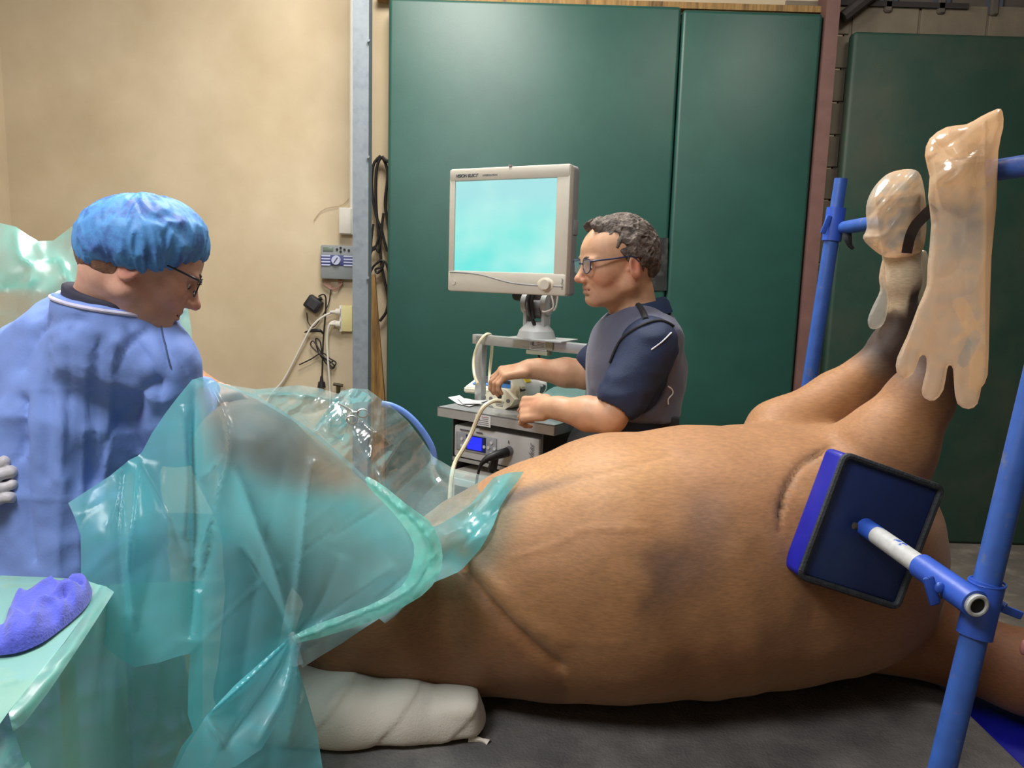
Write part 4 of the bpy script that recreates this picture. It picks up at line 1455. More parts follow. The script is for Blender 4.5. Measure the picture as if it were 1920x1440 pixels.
# arthroscopy pump
PC = PZ(950, 768, ZC)                       # lower front point of the pump
e7 = empty('fluid_pump', 'ivory roller pump with an eight sided head in the man hands', 'pump', (PC[0] - 0.01, PC[1] + 0.035, ZC), (0, 0, -0.62))
octo = [(-0.05, 0.018), (-0.05, 0.06), (-0.022, 0.098), (0.028, 0.098), (0.052, 0.066), (0.052, 0.018), (0.03, 0.002), (-0.03, 0.002)]
RX = Matrix.Rotation(PI / 2, 4, 'X')
m = MB(); m.prism(octo, 0.06, Matrix.Translation((0, 0.055, 0)) @ RX); m.build('head_housing', ivory, e7, angle=20)
dia = [(-0.062, 0.04), (-0.040, 0.056), (-0.02, 0.068), (0.02, 0.068), (0.04, 0.054), (0.062, 0.038), (0.048, 0.016), (0.022, 0.0), (-0.022, 0.0), (-0.048, 0.018)]
m = MB(); m.prism(dia, 0.022, Matrix.Translation((0, -0.003, 0)) @ RX); m.build('roller_cover', ivory, e7, angle=20)
m = MB(); m.box((0.002, -0.0055, 0.082), (0.055, 0.002, 0.026)); m.build('blue_plate', blu_lbl, e7)
m = MB(); m.box((0.002, -0.0066, 0.088), (0.05, 0.002, 0.010)); m.build('black_plate', blk_lbl, e7)
m = MB(); m.cyl((0.0, -0.024, 0.042), (0.0, -0.028, 0.042), 0.009, n=16); m.build('shaft_hole', blk_pl, e7)
for s_ in (-1, 1):
    m = MB(); m.cyl((s_ * 0.036, -0.024, 0.03), (s_ * 0.036, -0.029, 0.03), 0.0065, n=12); m.build('screw', eqd, e7)
for i in range(4):
    m = MB(); m.box((0, -0.0262, 0.024 - 0.005 * i), (0.04 - 0.004 * i, 0.001, 0.002)); m.build('print_line', eqd, e7)
m = MB(); m.cyl((0.0, 0.055, 0.056), (0.0, 0.15, 0.056), 0.046, n=28); m.cyl((0.0, 0.15, 0.056), (0, 0.21, 0.056), 0.036, 0.034, n=28); m.build('motor', mat('motor_white', srgb(206, 206, 202), 0.4), e7)
m = MB(); m.box((0.054, 0.02, 0.055), (0.012, 0.03, 0.045), bevel=0.003); m.box((0.06, 0.02, 0.072), (0.012, 0.022, 0.008), bevel=0.002); m.build('latch', ivory, e7)
m = MB(); m.box((0.0615, 0.02, 0.066), (0.004, 0.026, 0.010)); m.build('latch_grip', blk_pl, e7)
m = MB(); m.box((0.03, 0.085, 0.088), (0.02, 0.03, 0.01), rot=Matrix.Rotation(0.8, 3, 'Y')); m.build('yellow_tag', yel_lbl, e7)
m = MB(); m.box((0.018, 0.085, 0.1), (0.02, 0.035, 0.006), rot=Matrix.Rotation(0.35, 3, 'Y')); m.build('dark_tag', blk_lbl, e7)
m = MB(); m.cyl((0.038, 0.17, 0.052), (0.044, 0.17, 0.05), 0.016, n=16); m.build('side_knob', blk_pl, e7)
# control pod
K = PZ(912, 738, ZC)
e8 = empty('control_pod', 'cream wedge shaped control pod with black and blue label beside the pump', 'control pod', (K[0] - 0.004, K[1] + 0.045, ZC), (0, 0, -0.32))
m = MB(); vv = m.box((0, 0, 0.026), (0.13, 0.13, 0.052), bevel=0.0)
for v_ in vv:
    if v_.co.z > 0.03 and v_.co.y < 0: v_.co.z = 0.022
    if v_.co.z > 0.03: v_.co.x *= 0.84
bmesh.ops.bevel(m.bm, geom=m.bm.edges[:], offset=0.005, segments=2, affect='EDGES')
m.build('housing', ivory, e8)
sl = math.atan2(0.030, 0.13)
m = MB(); m.box((0.005, 0.008, 0.0418), (0.086, 0.085, 0.002), rot=Matrix.Rotation(sl, 3, 'X')); m.build('black_plate', blk_lbl, e8)
m = MB(); m.box((0.005, -0.030, 0.0343), (0.09, 0.018, 0.003), rot=Matrix.Rotation(sl, 3, 'X')); m.build('blue_stripe', blu_lbl, e8)
m = MB(); m.tube([np.array([0.005 + 0.012 * math.sin(t * 2), 0.01 + 0.012 * math.sin(t), 0.0436 + 0.003 * math.sin(t)]) for t in np.linspace(0, 2 * PI, 14)], 0.0008, n=5, smooth=0); m.build('emblem', eqd, e8)
# papers
v, f, q = sheet([(840, 745), (862, 741), (877, 752), (920, 749), (880, 762), (858, 757)], 5, lambda q: ray_n(q)[:, 1] * (ZC + 0.004 - 1.6) / ray_n(q)[:, 2], lambda q: 0.004 * np.sin(q[:, 0] / 9))
tag(mesh_obj('paper_sheet', v, f, paper), 'creased white paper at the left end of the cart top', 'paper', 'loose papers on the cart')
v, f, q = sheet([(856, 745), (880, 748), (898, 752), (905, 757), (868, 757)], 5, lambda q: ray_n(q)[:, 1] * (ZC + 0.009 - 1.6) / ray_n(q)[:, 2])
tag(mesh_obj('paper_sheet', v, f, paper), 'small folded paper lying on the creased white paper', 'paper', 'loose papers on the cart')
# tubes
tubem = mat('ivory_tube', srgb(210, 202, 172), 0.35, var=0.02)
pts = [P(896, 720, 2.55), P(889, 700, 2.62), P(889, 670, 2.66), P(898, 643, 2.66), P(912, 627, 2.68), P(922, 632, 2.74), P(922, 660, 2.78), P(918, 700, 2.78), P(918, 735, 2.70)]
m = MB(); m.tube(pts, 0.0055, n=8)
tag(m.build('pod_cable', tubem), 'cream cable arching over the rail above the control pod', 'cable')
pts = [P(938, 752, 2.30), P(925, 752, 2.27), P(908, 762, 2.24), P(896, 782, 2.24), P(884, 812, 2.24), P(868, 842, 2.22), P(853, 868, 2.2), P(846, 900, 2.15), P(842, 960, 2.1)]
m = MB(); m.tube(pts, 0.0065, n=8)
tag(m.build('pump_tube', tubem), 'ivory tube curving from the pump head down past the cart shelf', 'tube')
# clear plastic wrapper under the man's hands
wrapf = film('wrapper_film', (0.85, 0.95, 0.93), srgb(150, 214, 206), 0.45, gloss=0.3, rough=0.15, bump=0.6, bscale=30, clearop=0.3)
wp_ = plas_wr(30, 0.012, (1, 0.4), 31, 0.6)
v, f, q = sheet(sample_out([(1010, 745), (1040, 725), (1060, 728), (1095, 730), (1120, 745), (1118, 790), (1075, 792), (1030, 778), (1000, 765)], 3), 4, lambda q: ray_n(q)[:, 1] * (ZC + 0.02 - 1.6) / ray_n(q)[:, 2] * 1.0, wp_)
v[:, 2] = np.maximum(v[:, 2], ZC + 0.004)
tag(mesh_obj('plastic_wrapper', v, f, wrapf, attrs={'op': np.full(len(v), 0.7)}), 'crumpled pale teal plastic wrapper on the cart under the forearms', 'wrapper')

# ================================================================== people
skin = mat('skin', (0.5, 0.3, 0.2), 0.5, vcol=True, var=0.06, scale=60, bump=0.25, bscale=220, sub=0.12, spec=0.35, bdist=0.001)
hairm = mat('grey_hair', srgb(76, 64, 56), 0.75, var=0.45, scale=110, bump=1.0, bscale=160, bdist=0.004, second=srgb(132, 120, 108), smix=(0.5, 0.75), sscale=60)
browm = mat('brow_hair', srgb(70, 58, 50), 0.8, var=0.3, scale=200, bump=0.8, bscale=300)
eyew = mat('eye_white', srgb(214, 206, 198), 0.25, var=0.02, bump=0)
irism = mat('iris', srgb(60, 50, 44), 0.2, var=0.05, bump=0)
lensm = film('lens', (0.95, 0.97, 0.99), (0.8, 0.85, 0.9), 0.1, gloss=0.35, rough=0.03, attr=False, bump=0.0, trans=0.0, glossmax=0.12)
framem = mat('blue_frame', srgb(36, 46, 76), 0.35, bump=0)
framed = mat('dark_frame', srgb(40, 32, 30), 0.3, bump=0)


def frame3(yaw, pitch, roll=0.0):
    """columns: forward, left, up"""
    cy, sy, cp, sp_ = math.cos(yaw), math.sin(yaw), math.cos(pitch), math.sin(pitch)
    f_ = np.array([cy * cp, sy * cp, -sp_])
    l_ = np.array([-sy, cy, 0])
    u_ = np.cross(f_, l_)
    if roll:
        l2 = l_ * math.cos(roll) + u_ * math.sin(roll)
        u_ = -l_ * math.sin(roll) + u_ * math.cos(roll)
        l_ = l2
    return np.stack([f_, l_, u_], 1)


def xf(prims, c, M, s=1.0):
    out = []
    for fn, k, neg in prims:
        out.append(((lambda p, fn=fn: fn(((p - c) @ M) / s) * s), k * s, neg))
    return out


def head_prims():
    p = [ell((-0.004, 0, 0.020), (0.100, 0.077, 0.094), k=0.01),
         ell((0.035, 0, 0.020), (0.076, 0.066, 0.072), k=0.03),
         ell((0.045, 0, -0.040), (0.060, 0.056, 0.072), k=0.03)]
    for s_ in (-1, 1):
        p += [ell((0.096, s_ * 0.026, 0.006), (0.016, 0.026, 0.009), k=0.014),
              ell((0.070, s_ * 0.040, -0.036), (0.028, 0.022, 0.026), k=0.022),
              cone((0.080, s_ * 0.014, -0.104), (0.000, s_ * 0.054, -0.066), 0.014, 0.018, k=0.022),
              cone((0.000, s_ * 0.056, -0.066), (-0.012, s_ * 0.062, -0.02), 0.018, 0.016, k=0.02)]
    p += [ell((0.082, 0, -0.072), (0.026, 0.030, 0.026), k=0.02),
          ell((0.086, 0, -0.104), (0.019, 0.022, 0.016), k=0.016),
          ell((0.040, 0, -0.098), (0.045, 0.034, 0.022), k=0.03)]
    for s_ in (-1, 1):
        p += [ell((0.112, s_ * 0.030, -0.013), (0.020, 0.018, 0.011), k=0.012, neg=True),
              ell((0.0875, s_ * 0.030, -0.012), (0.0135, 0.0145, 0.0125), k=0.004),
              cone((0.096, s_ * 0.020, -0.0255), (0.093, s_ * 0.042, -0.023), 0.0035, k=0.008)]
    p += [cone((0.102, 0, -0.004), (0.124, 0, -0.042), 0.0085, 0.0115, k=0.012), ell((0.127, 0, -0.046), (0.011, 0.011, 0.0095), k=0.008)]
    for s_ in (-1, 1):
        p += [ell((0.114, s_ * 0.013, -0.050), (0.013, 0.0075, 0.008), k=0.006), ell((0.118, s_ * 0.008, -0.060), (0.006, 0.003, 0.004), k=0.003, neg=True)]
    p += [cone((0.105, -0.014, -0.0695), (0.105, 0.014, -0.0695), 0.0055, k=0.008), cone((0.104, -0.012, -0.0835), (0.104, 0.012, -0.0835), 0.0062, k=0.008),
          cone((0.112, -0.020, -0.0772), (0.112, 0.020, -0.0772), 0.0028, k=0.004, neg=True), cone((0.103, -0.022, -0.0775), (0.103, 0.022, -0.0775), 0.0022, k=0.003, neg=True),
          cone((0.106, -0.01, -0.0935), (0.106, 0.01, -0.0935), 0.004, k=0.008, neg=True)]
    for s_ in (-1, 1):      # naso-labial fold
        p += [cone((0.112, s_ * 0.020, -0.05), (0.094, s_ * 0.033, -0.080), 0.002, k=0.007, neg=True)]
    for s_ in (-1, 1):
        R_ = Matrix.Rotation(0.22, 3, 'Y') @ Matrix.Rotation(s_ * 0.35, 3, 'Z')
        p += [ell((-0.006, s_ * 0.081, -0.022), (0.020, 0.0075, 0.033), rot=R_, k=0.004),
              ell((-0.003, s_ * 0.090, -0.016), (0.012, 0.007, 0.020), rot=R_, k=0.004, neg=True),
              cone((-0.016, s_ * 0.081, 0.0), (-0.014, s_ * 0.081, -0.036), 0.004, k=0.004),
              ell((0.008, s_ * 0.074, -0.026), (0.006, 0.004, 0.007), k=0.004)]
    return p


def hand_prims(wr_, dx, up, side, curl=(0.5, 0.5, 0.55, 0.6), spread=0.05, thumb=0.6, s=1.0, tcurl=0.5):
    """wrist, direction to the knuckles, back-of-hand normal, thumb side +-1; returns prims in world"""
    dx = V3(dx) / np.linalg.norm(dx)
    up = V3(up) - dx * (V3(up) @ dx); up /= np.linalg.norm(up)
    sd = np.cross(up, dx) * side
    W3 = lambda a: wr_ + (dx * a[0] + sd * a[1] + up * a[2]) * s
    M = np.stack([dx, sd, up], 1)
    p = [rbox(W3((0.050, 0.0, 0.0)), (0.044 * s, 0.040 * s, 0.0135 * s), rot=M, rad=0.012 * s, k=0.012),
         cone(W3((-0.03, 0, 0)), W3((0.03, 0, 0)), 0.027 * s, 0.024 * s, k=0.02),
         ell(W3((0.030, 0.028, -0.010)), (0.030 * s, 0.016 * s, 0.014 * s), rot=M, k=0.012)]
    ys = (0.031, 0.0105, -0.0105, -0.030)
    ln = (0.92, 1.0, 0.94, 0.76)
    for i in range(4):
        b = np.array([0.090 - 0.004 * abs(i - 1), ys[i], 0.002])
        a_ = 0.15
        ya = (1.5 - i) * spread
        pts = [b]
        for j, L_ in enumerate((0.043, 0.026, 0.021)):
            a_ += curl[i] * (1.0 if j else 0.7) * 1.0
            d_ = np.array([math.cos(a_) * math.cos(ya), math.sin(ya), -math.sin(a_)])
            pts.append(pts[-1] + d_ * L_ * ln[i])
        rr = (0.0100, 0.0090, 0.0083, 0.0072)
        for j in range(3):
            p.append(cone(W3(pts[j]), W3(pts[j + 1]), rr[j] * s, rr[j + 1] * s, k=0.004))
        p.append(cone(W3(b - np.array([0.05, 0, -0.004])), W3(b + np.array([0, 0, 0.003])), 0.004 * s, 0.0095 * s, k=0.01))
    t0 = np.array([0.018, 0.030, -0.006])
    d1 = np.array([math.cos(thumb), math.sin(thumb) * 0.9, -0.35]); d1 /= np.linalg.norm(d1)
    t1 = t0 + d1 * 0.044
    d2 = np.array([math.cos(thumb - tcurl), math.sin(thumb - tcurl), -0.55]); d2 /= np.linalg.norm(d2)
    t2 = t1 + d2 * 0.032
    t3 = t2 + (d2 + np.array([0.2, -0.3, -0.1])) * 0.022
    p += [cone(W3(t0), W3(t1), 0.0135 * s, 0.0110 * s, k=0.010), cone(W3(t1), W3(t2), 0.0108 * s, 0.0098 * s, k=0.004), cone(W3(t2), W3(t3), 0.0098 * s, 0.0080 * s, k=0.004)]
    return p


def skin_cols(v, hc, M, base_, s=1.0):
    q = ((v - hc) @ M) / s
    c = np.tile(np.array(srgb(*base_)), (len(v), 1))
    def pt(w, cc, a):
        nonlocal c
        w = (np.clip(w, 0, 1) * a)[:, None]
        c = c * (1 - w) + np.array(srgb(*cc)) * w
    g = lambda p_, r: np.exp(-np.sum(((q - np.array(p_)) / r) ** 2, axis=1))
    pt(sm(noise(v * 30, 3), 0, 1), (178, 112, 88), 0.35)
    for s_ in (-1, 1):
        pt(g((0.07, s_ * 0.045, -0.04), (0.05, 0.02, 0.03)), (196, 112, 92), 0.5)
        pt(g((-0.006, s_ * 0.08, -0.02), (0.022, 0.02, 0.035)), (196, 108, 92), 0.7)
        pt(g((0.10, s_ * 0.030, -0.013), (0.02, 0.020, 0.010)), (130, 80, 66), 0.6)
    pt(g((0.125, 0, -0.048), (0.018, 0.018, 0.014)), (196, 106, 88), 0.6)
    pt(g((0.108, 0, -0.077), (0.012, 0.022, 0.009)), (158, 92, 82), 0.8)
    pt(g((0.07, 0, -0.095), (0.07, 0.05, 0.03)), (150, 116, 100), 0.45)
    return c


def glasses(parent, c, M, off, mf, s=1.0, tilt=0.0):
    W3 = lambda x, y, z: tuple(c + M @ (np.array([x, y, z]) * s) - off)
    for s_ in (-1, 1):
        m = MB()
        pts = [W3(0.117 - 0.003 * abs(a), s_ * (0.034 + 0.026 * a), -0.010 + 0.018 * b) for a, b in
               ((-0.85, 0.9), (0, 1.0), (0.9, 0.95), (1.0, 0.3), (0.85, -0.6), (0.3, -1.05), (-0.4, -1.0), (-0.95, -0.4), (-1.0, 0.4), (-0.85, 0.9))]
        m.tube(pts, 0.0015 * s, n=8, smooth=4)
        fr_ = m.build('lens_rim', mf, parent)
        m = MB()
        vs_ = [m.bm.verts.new(p) for p in pts[:-1]]
        m.bm.faces.new(vs_)
        m.build('lens', lensm, fr_)
        m = MB(); m.tube([W3(0.114, s_ * 0.060, 0.002), W3(0.100, s_ * 0.073, 0.004), W3(0.05, s_ * 0.079, 0.006), W3(0.002, s_ * 0.084, 0.008), W3(-0.018, s_ * 0.083, -0.008)], [0.0032 * s, 0.0026 * s, 0.0024 * s, 0.0024 * s, 0.0018 * s], n=8)
        m.build('temple', mf, parent)
    m = MB(); m.tube([W3(0.117, -0.010, -0.004), W3(0.121, 0, -0.001), W3(0.117, 0.010, -0.004)], 0.0016 * s, n=8); m.build('bridge', mf, parent)


# ------------------------------------------------------------------ the man at the cart
HY = 2.23
hc = P(1162, 487, HY)
HM_ = frame3(PI + 0.30, 0.10)
HS = 1.02
foot = np.array([P(1170, 900, 2.32)[0], 2.32, 0])
man = empty('person', 'man in glasses, navy polo and grey lead vest working the pump beside the cart', 'person', tuple(foot))
nb = P(1196, 612, 2.27)
sh_n, sh_f = P(1222, 648, 2.10), P(1160, 650, 2.44)
el_n, wr_n = P(1143, 782, 2.07), P(1030, 764, 2.16)
el_f, wr_f = P(1098, 702, 2.42), P(992, 692, 2.41)
bodyp = xf(head_prims(), hc, HM_, HS)
bodyp += [cone(hc + HM_ @ np.array([-0.03, 0, -0.05]), nb, 0.058, 0.066, k=0.03),
          cone(hc + HM_ @ np.array([0.03, 0, -0.09]), nb + np.array([-0.03, 0, 0.02]), 0.030, 0.03, k=0.03),
          cone(nb, sh_n + np.array([0, 0.03, 0]), 0.06, 0.055, k=0.04), cone(nb, sh_f, 0.06, 0.055, k=0.04),
          ell(P(1188, 700, 2.28), (0.115, 0.165, 0.19), k=0.05), ell(P(1182, 850, 2.28), (0.11, 0.155, 0.2), k=0.05),
          cone(sh_n, el_n, 0.056, 0.045, k=0.03), cone(el_n, el_n + (wr_n - el_n) * 0.35, 0.044, 0.047, k=0.02), cone(el_n + (wr_n - el_n) * 0.35, wr_n, 0.046, 0.028, k=0.02),
          cone(sh_f, el_f, 0.056, 0.045, k=0.03), cone(el_f, el_f + (wr_f - el_f) * 0.35, 0.044, 0.045, k=0.02), cone(el_f + (wr_f - el_f) * 0.35, wr_f, 0.044, 0.028, k=0.02)]
bodyp += hand_prims(wr_n, P(985, 768, 2.20) - wr_n, np.array([0.15, -0.85, 0.5]), -1, curl=(0.95, 0.95, 0.95, 0.95), thumb=0.5, s=0.97, tcurl=0.4)
bodyp += hand_prims(wr_f, P(944, 701, 2.40) - wr_f, np.array([-0.05, -0.25, 0.95]), -1, curl=(0.62, 0.66, 0.7, 0.72), thumb=0.75, s=0.97)
v, f = surf(bodyp, (-0.16, 1.95, 0.92), (0.56, 2.62, 1.80), 0.0038, lambda p: 0.0008 * noise(p * 40, 3))
cols = skin_cols(v, hc, HM_, (190, 146, 114), HS)
mbody = mesh_obj('body', v - foot, f, skin, man, cols=cols)
# eyes
for s_ in (-1, 1):
    c_ = hc + HM_ @ (np.array([0.0905, s_ * 0.030, -0.0135]) * HS) - foot
    m = MB(); m.sph(c_, 0.0118, n=14); ey = m.build('eye', eyew, man)
    m = MB(); m.sph(c_ + HM_ @ np.array([0.0088, 0, -0.0035]), 0.0048, n=10); m.build('iris', irism, ey)
    m = MB()
    m.tube([hc + HM_ @ (np.array(a) * HS) - foot for a in ((0.112, s_ * 0.012, 0.008), (0.110, s_ * 0.028, 0.0125), (0.098, s_ * 0.046, 0.009))], [0.0035, 0.0045, 0.002], n=8)
    m.build('eyebrow', browm, man)
glasses(man, hc, HM_, foot, framem, HS)
# hair
hp = [ell((-0.010, 0, 0.026), (0.107, 0.085, 0.100), k=0.01), ell((0.050, 0.0, 0.095), (0.050, 0.038, 0.022), k=0.02), ell((-0.075, 0, -0.015), (0.035, 0.062, 0.045), k=0.02)]
for s_ in (-1, 1):
    hp.append(ell((0.014, s_ * 0.073, -0.012), (0.012, 0.008, 0.034), k=0.012))


def hkeep(p):
    # positive outside the region where hair grows
    a = p[:, 0] - (0.030 + 0.80 * (p[:, 2] - 0.02)) + 0.045 * sm(-np.abs(p[:, 1]), -0.02, 0.0)
    a = np.where(p[:, 2] > 0.075, np.minimum(a, p[:, 0] - 0.035 + 0.9 * (np.abs(p[:, 1]) - 0.045) * (np.abs(p[:, 1]) > 0.03)), a)
    b = -(p[:, 2] + 0.052)
    c_ = np.minimum(np.minimum(p[:, 0] + 0.032, 0.034 - p[:, 0] + 0), 0.03 - np.abs(p[:, 2] + 0.028))
    side = np.minimum(p[:, 0] + 0.030, -(p[:, 2] - 0.006))      # clear the ear
    front = np.minimum(-(p[:, 2] + 0.0) + 0.0, p[:, 0] - 0.006)
    r = np.maximum(a, b)
    r = np.maximum(r, np.where((p[:, 0] < 0.008) & (p[:, 0] > -0.04), np.minimum(side, 0.02), -1))
    return -r


hp.append((hkeep, 0.004, True))
hp_w = xf(hp, hc, HM_, HS)


def hairdisp(p):
    q_ = (p - hc) @ HM_
    w = noise(q_ * 40, 2)[:, None]
    return 0.0045 * ridged(q_ * np.array([60, 60, 45]) + w, 4) + 0.004 * noise(q_ * 30, 6) - 0.001


v, f = surf(hp_w, hc - 0.16, hc + 0.16, 0.0028, hairdisp, stride=2)
mesh_obj('hair', v - foot, f, hairm, man)

polo = mat('navy_polo', srgb(26, 40, 70), 0.75, var=0.1, scale=30, bump=0.4, bscale=300)
vestm = mat('lead_vest', srgb(78, 80, 100), 0.48, var=0.08, scale=14, bump=0.25, bscale=40, sheen=0.2)
trim_b = mat('black_binding', srgb(30, 30, 34), 0.7, bump=0.2)
trous = mat('black_trousers', srgb(24, 24, 28), 0.8, var=0.2, bump=0.4)
whp = mat('white_piping', srgb(220, 222, 228), 0.6, bump=0)


def cl_disp(sc, amp, seed, ax=(1, 1, 0.4)):
    ax = np.array(ax)
    return lambda p: amp * (ridged(p * sc * ax + 0.7 * noise(p * sc * 0.5, seed)[:, None], seed + 1) * 0.6 + 0.4 * noise(p * sc * 2 * ax, seed + 2))


ch = P(1188, 690, 2.28)
hem = el_n + (sh_n - el_n) * 0.30
hemf = el_f + (sh_f - el_f) * 0.35
sp_n = [cone(nb + np.array([0, 0, -0.015]), sh_n + np.array([0.0, 0.03, 0.0]), 0.066, 0.070, k=0.04), cone(nb + np.array([0, 0, -0.015]), sh_f, 0.066, 0.068, k=0.04),
        ell(ch, (0.130, 0.185, 0.20), k=0.05), ell(P(1182, 800, 2.28), (0.122, 0.172, 0.19), k=0.05),
        cone(sh_n, hem, 0.068, 0.070, k=0.03), cone(sh_f, hemf, 0.068, 0.068, k=0.03)]
dn_ = (el_n - sh_n) / np.linalg.norm(el_n - sh_n)
df_ = (el_f - sh_f) / np.linalg.norm(el_f - sh_f)
sp_n += [ell(hem + dn_ * 0.068, (0.058, 0.058, 0.058), k=0.004, neg=True), ell(hemf + df_ * 0.066, (0.056, 0.056, 0.056), k=0.004, neg=True)]
sd_ = cl_disp(11, 0.006, 21, (1, 1, 1.6))
v, f = surf(sp_n, (-0.05, 1.90, 0.92), (0.60, 2.66, 1.56), 0.0055, sd_)
shirt = mesh_obj('polo_shirt', v - foot, f, polo, man)
# collar: stand-up strip round the neck, open at the front
m = MB()
ax_ = (hc - nb); ax_ /= np.linalg.norm(ax_)
cb = nb + ax_ * 0.026 + np.array([0.006, 0, 0])
rows = []
for j, (hh, rr_) in enumerate(((0.0, 0.076), (0.030, 0.073), (0.045, 0.076), (0.034, 0.086), (0.004, 0.098))):
    row = []
    for i in range(37):
        a_ = math.radians(25 + 310 * i / 36)
        fx_, fy_ = -math.cos(a_), math.sin(a_)
        drop = -0.055 * max(0, -fx_ - 0.1) + 0.02 * max(0, fx_)
        pt_ = cb + np.array([fx_ * rr_ * 1.02, fy_ * rr_ * 0.98, hh + drop])
        row.append(m.bm.verts.new(pt_ - foot))
    rows.append(row)
for j in range(len(rows) - 1):
    for i in range(36):
        m.bm.faces.new((rows[j][i], rows[j][i + 1], rows[j + 1][i + 1], rows[j + 1][i]))
bmesh.ops.solidify(m.bm, geom=m.bm.faces[:], thickness=0.003)
m.build('collar', mat('navy_collar', srgb(42, 60, 96), 0.75, bump=0.3, bscale=300), man)
# vest
vp = [cone(nb + np.array([0.01, -0.05, -0.028]), sh_n + np.array([0.02, 0.05, 0.015]), 0.072, 0.066, k=0.04), cone(nb + np.array([0.01, 0.03, -0.028]), sh_f + np.array([0.02, -0.04, 0.01]), 0.072, 0.066, k=0.04),
      ell(ch + np.array([0.004, 0, 0]), (0.147, 0.192, 0.215), k=0.05), ell(P(1184, 810, 2.28), (0.134, 0.186, 0.23), k=0.05), cone(P(1150, 840, 2.28), P(1140, 960, 2.28), 0.12, 0.13, k=0.05),
      ell(nb + np.array([-0.01, 0, 0.045]), (0.098, 0.092, 0.085), k=0.01, neg=True), (lambda p: p[:, 2] - 1.20, 0.004, True),
      ell(sh_n + np.array([-0.020, -0.035, -0.07]), (0.082, 0.105, 0.125), k=0.012, neg=True),
      ell(sh_f + np.array([0.0, 0.02, -0.07]), (0.08, 0.11, 0.12), k=0.012, neg=True)]
v, f = surf(vp, (-0.05, 1.95, 0.80), (0.60, 2.62, 1.56), 0.0055, cl_disp(8, 0.007, 31, (1, 1, 1.3)))
vest = mesh_obj('lead_vest', v - foot, f, vestm, man)
tv, ts_ = bvh(vest), bvh(shirt, vest)


def on(tree, pts, lift, off):
    r = []
    for x_, y_ in pts:
        h_ = hit(tree, x_, y_, lift)
        if h_ is not None: r.append(h_ - off)
    return r


def strip_on(name, tree, pts, rad, mt, parent, off, lift=0.002, k=4, sub=3):
    dense = catmull([np.array(p, float) for p in pts], sub)
    pp = on(tree, dense, lift, off)
    if len(pp) < 2: return None
    runs = [[pp[0]]]
    for a_ in pp[1:]:
        if np.linalg.norm(a_ - runs[-1][-1]) < 0.06: runs[-1].append(a_)
        else: runs.append([a_])
    ok = max(runs, key=len)
    if len(ok) < 3: return None
    m_ = MB(); m_.tube(ok, rad, n=8, smooth=2)
    return m_.build(name, mt, parent)


strip_on('sleeve_piping', ts_, [(1258, 624), (1248, 634), (1238, 643), (1221, 656)], 0.0019, whp, man, foot)
strip_on('side_piping', ts_, [(1252, 724), (1259, 730), (1260, 738), (1252, 748), (1252, 758)], 0.0019, whp, man, foot)
strip_on('vest_binding', ts_, [(1262, 612), (1240, 602), (1212, 607), (1178, 626), (1158, 648), (1144, 680)], 0.0042, trim_b, man, foot)
strip_on('shoulder_strap', ts_, [(1196, 570), (1204, 582), (1211, 598)], 0.010, trim_b, man, foot, lift=-0.004)
# dark apron bottom and trousers
tp = [ell(P(1176, 840, 2.29), (0.142, 0.195, 0.13), k=0.04), cone(P(1180, 880, 2.22), np.array([foot[0] - 0.02, 2.22, 0.5]), 0.115, 0.080, k=0.03), cone(P(1180, 880, 2.40), np.array([foot[0] + 0.02, 2.42, 0.5]), 0.115, 0.080, k=0.03),
      cone(np.array([foot[0] - 0.02, 2.22, 0.5]), np.array([foot[0] - 0.02, 2.22, 0.1]), 0.075, 0.062, k=0.03), cone(np.array([foot[0] + 0.02, 2.42, 0.5]), np.array([foot[0] + 0.02, 2.42, 0.1]), 0.075, 0.062, k=0.03),
      ell(P(1100, 850, 2.26), (0.06, 0.10, 0.08), k=0.06)]
v, f = surf(tp, (-0.05, 2.0, 0.03), (0.62, 2.62, 1.30), 0.010, cl_disp(10, 0.010, 41))
mesh_obj('trousers', v - foot, f, trous, man)
for y_ in (2.22, 2.42):
    m = MB(); m.sph((-0.06, y_ - foot[1], 0.045), 0.05, (2.5, 0.95, 0.9), 16); m.build('boot', blk_rub, man)
m = MB(); m.box(P(1240, 792, 2.14) - foot, (0.10, 0.02, 0.035), bevel=0.006); m.build('waist_strap', trim_b, man)

# ------------------------------------------------------------------ the surgeon
gownm = mat('gown_cloth', srgb(122, 148, 214), 0.72, var=0.06, scale=10, bump=0.5, bscale=160, bdist=0.0008)
scrub = mat('navy_scrub', srgb(48, 46, 62), 0.8, bump=0.3)
bindm = mat('white_binding', srgb(206, 200, 222), 0.7, bump=0.2)
capm = mat('cap_cloth', srgb(84, 146, 208), 0.6, var=0.14, scale=22, bump=0.5, bscale=70, second=srgb(62, 96, 160), smix=(0.46, 0.62), sscale=22)
SY = 1.52
hc = P(262, 482, SY)
HM_ = frame3(0.46, 0.42)
foot = np.array([P(150, 900, 1.62)[0], 1.62, 0])
sur = empty('person', 'surgeon in blue gown and bouffant cap seen from behind, looking down right', 'person', tuple(foot))
nb = P(205, 575, 1.54)
sh_r, sh_l = P(306, 682, 1.53), P(56, 672, 1.66)
el_r, wr_r = P(325, 800, 1.60), P(378, 742, 1.80)
el_l, wr_l = P(-40, 830, 1.60), P(-80, 935, 1.50)
bp3 = xf(head_prims(), hc, HM_, 1.0)
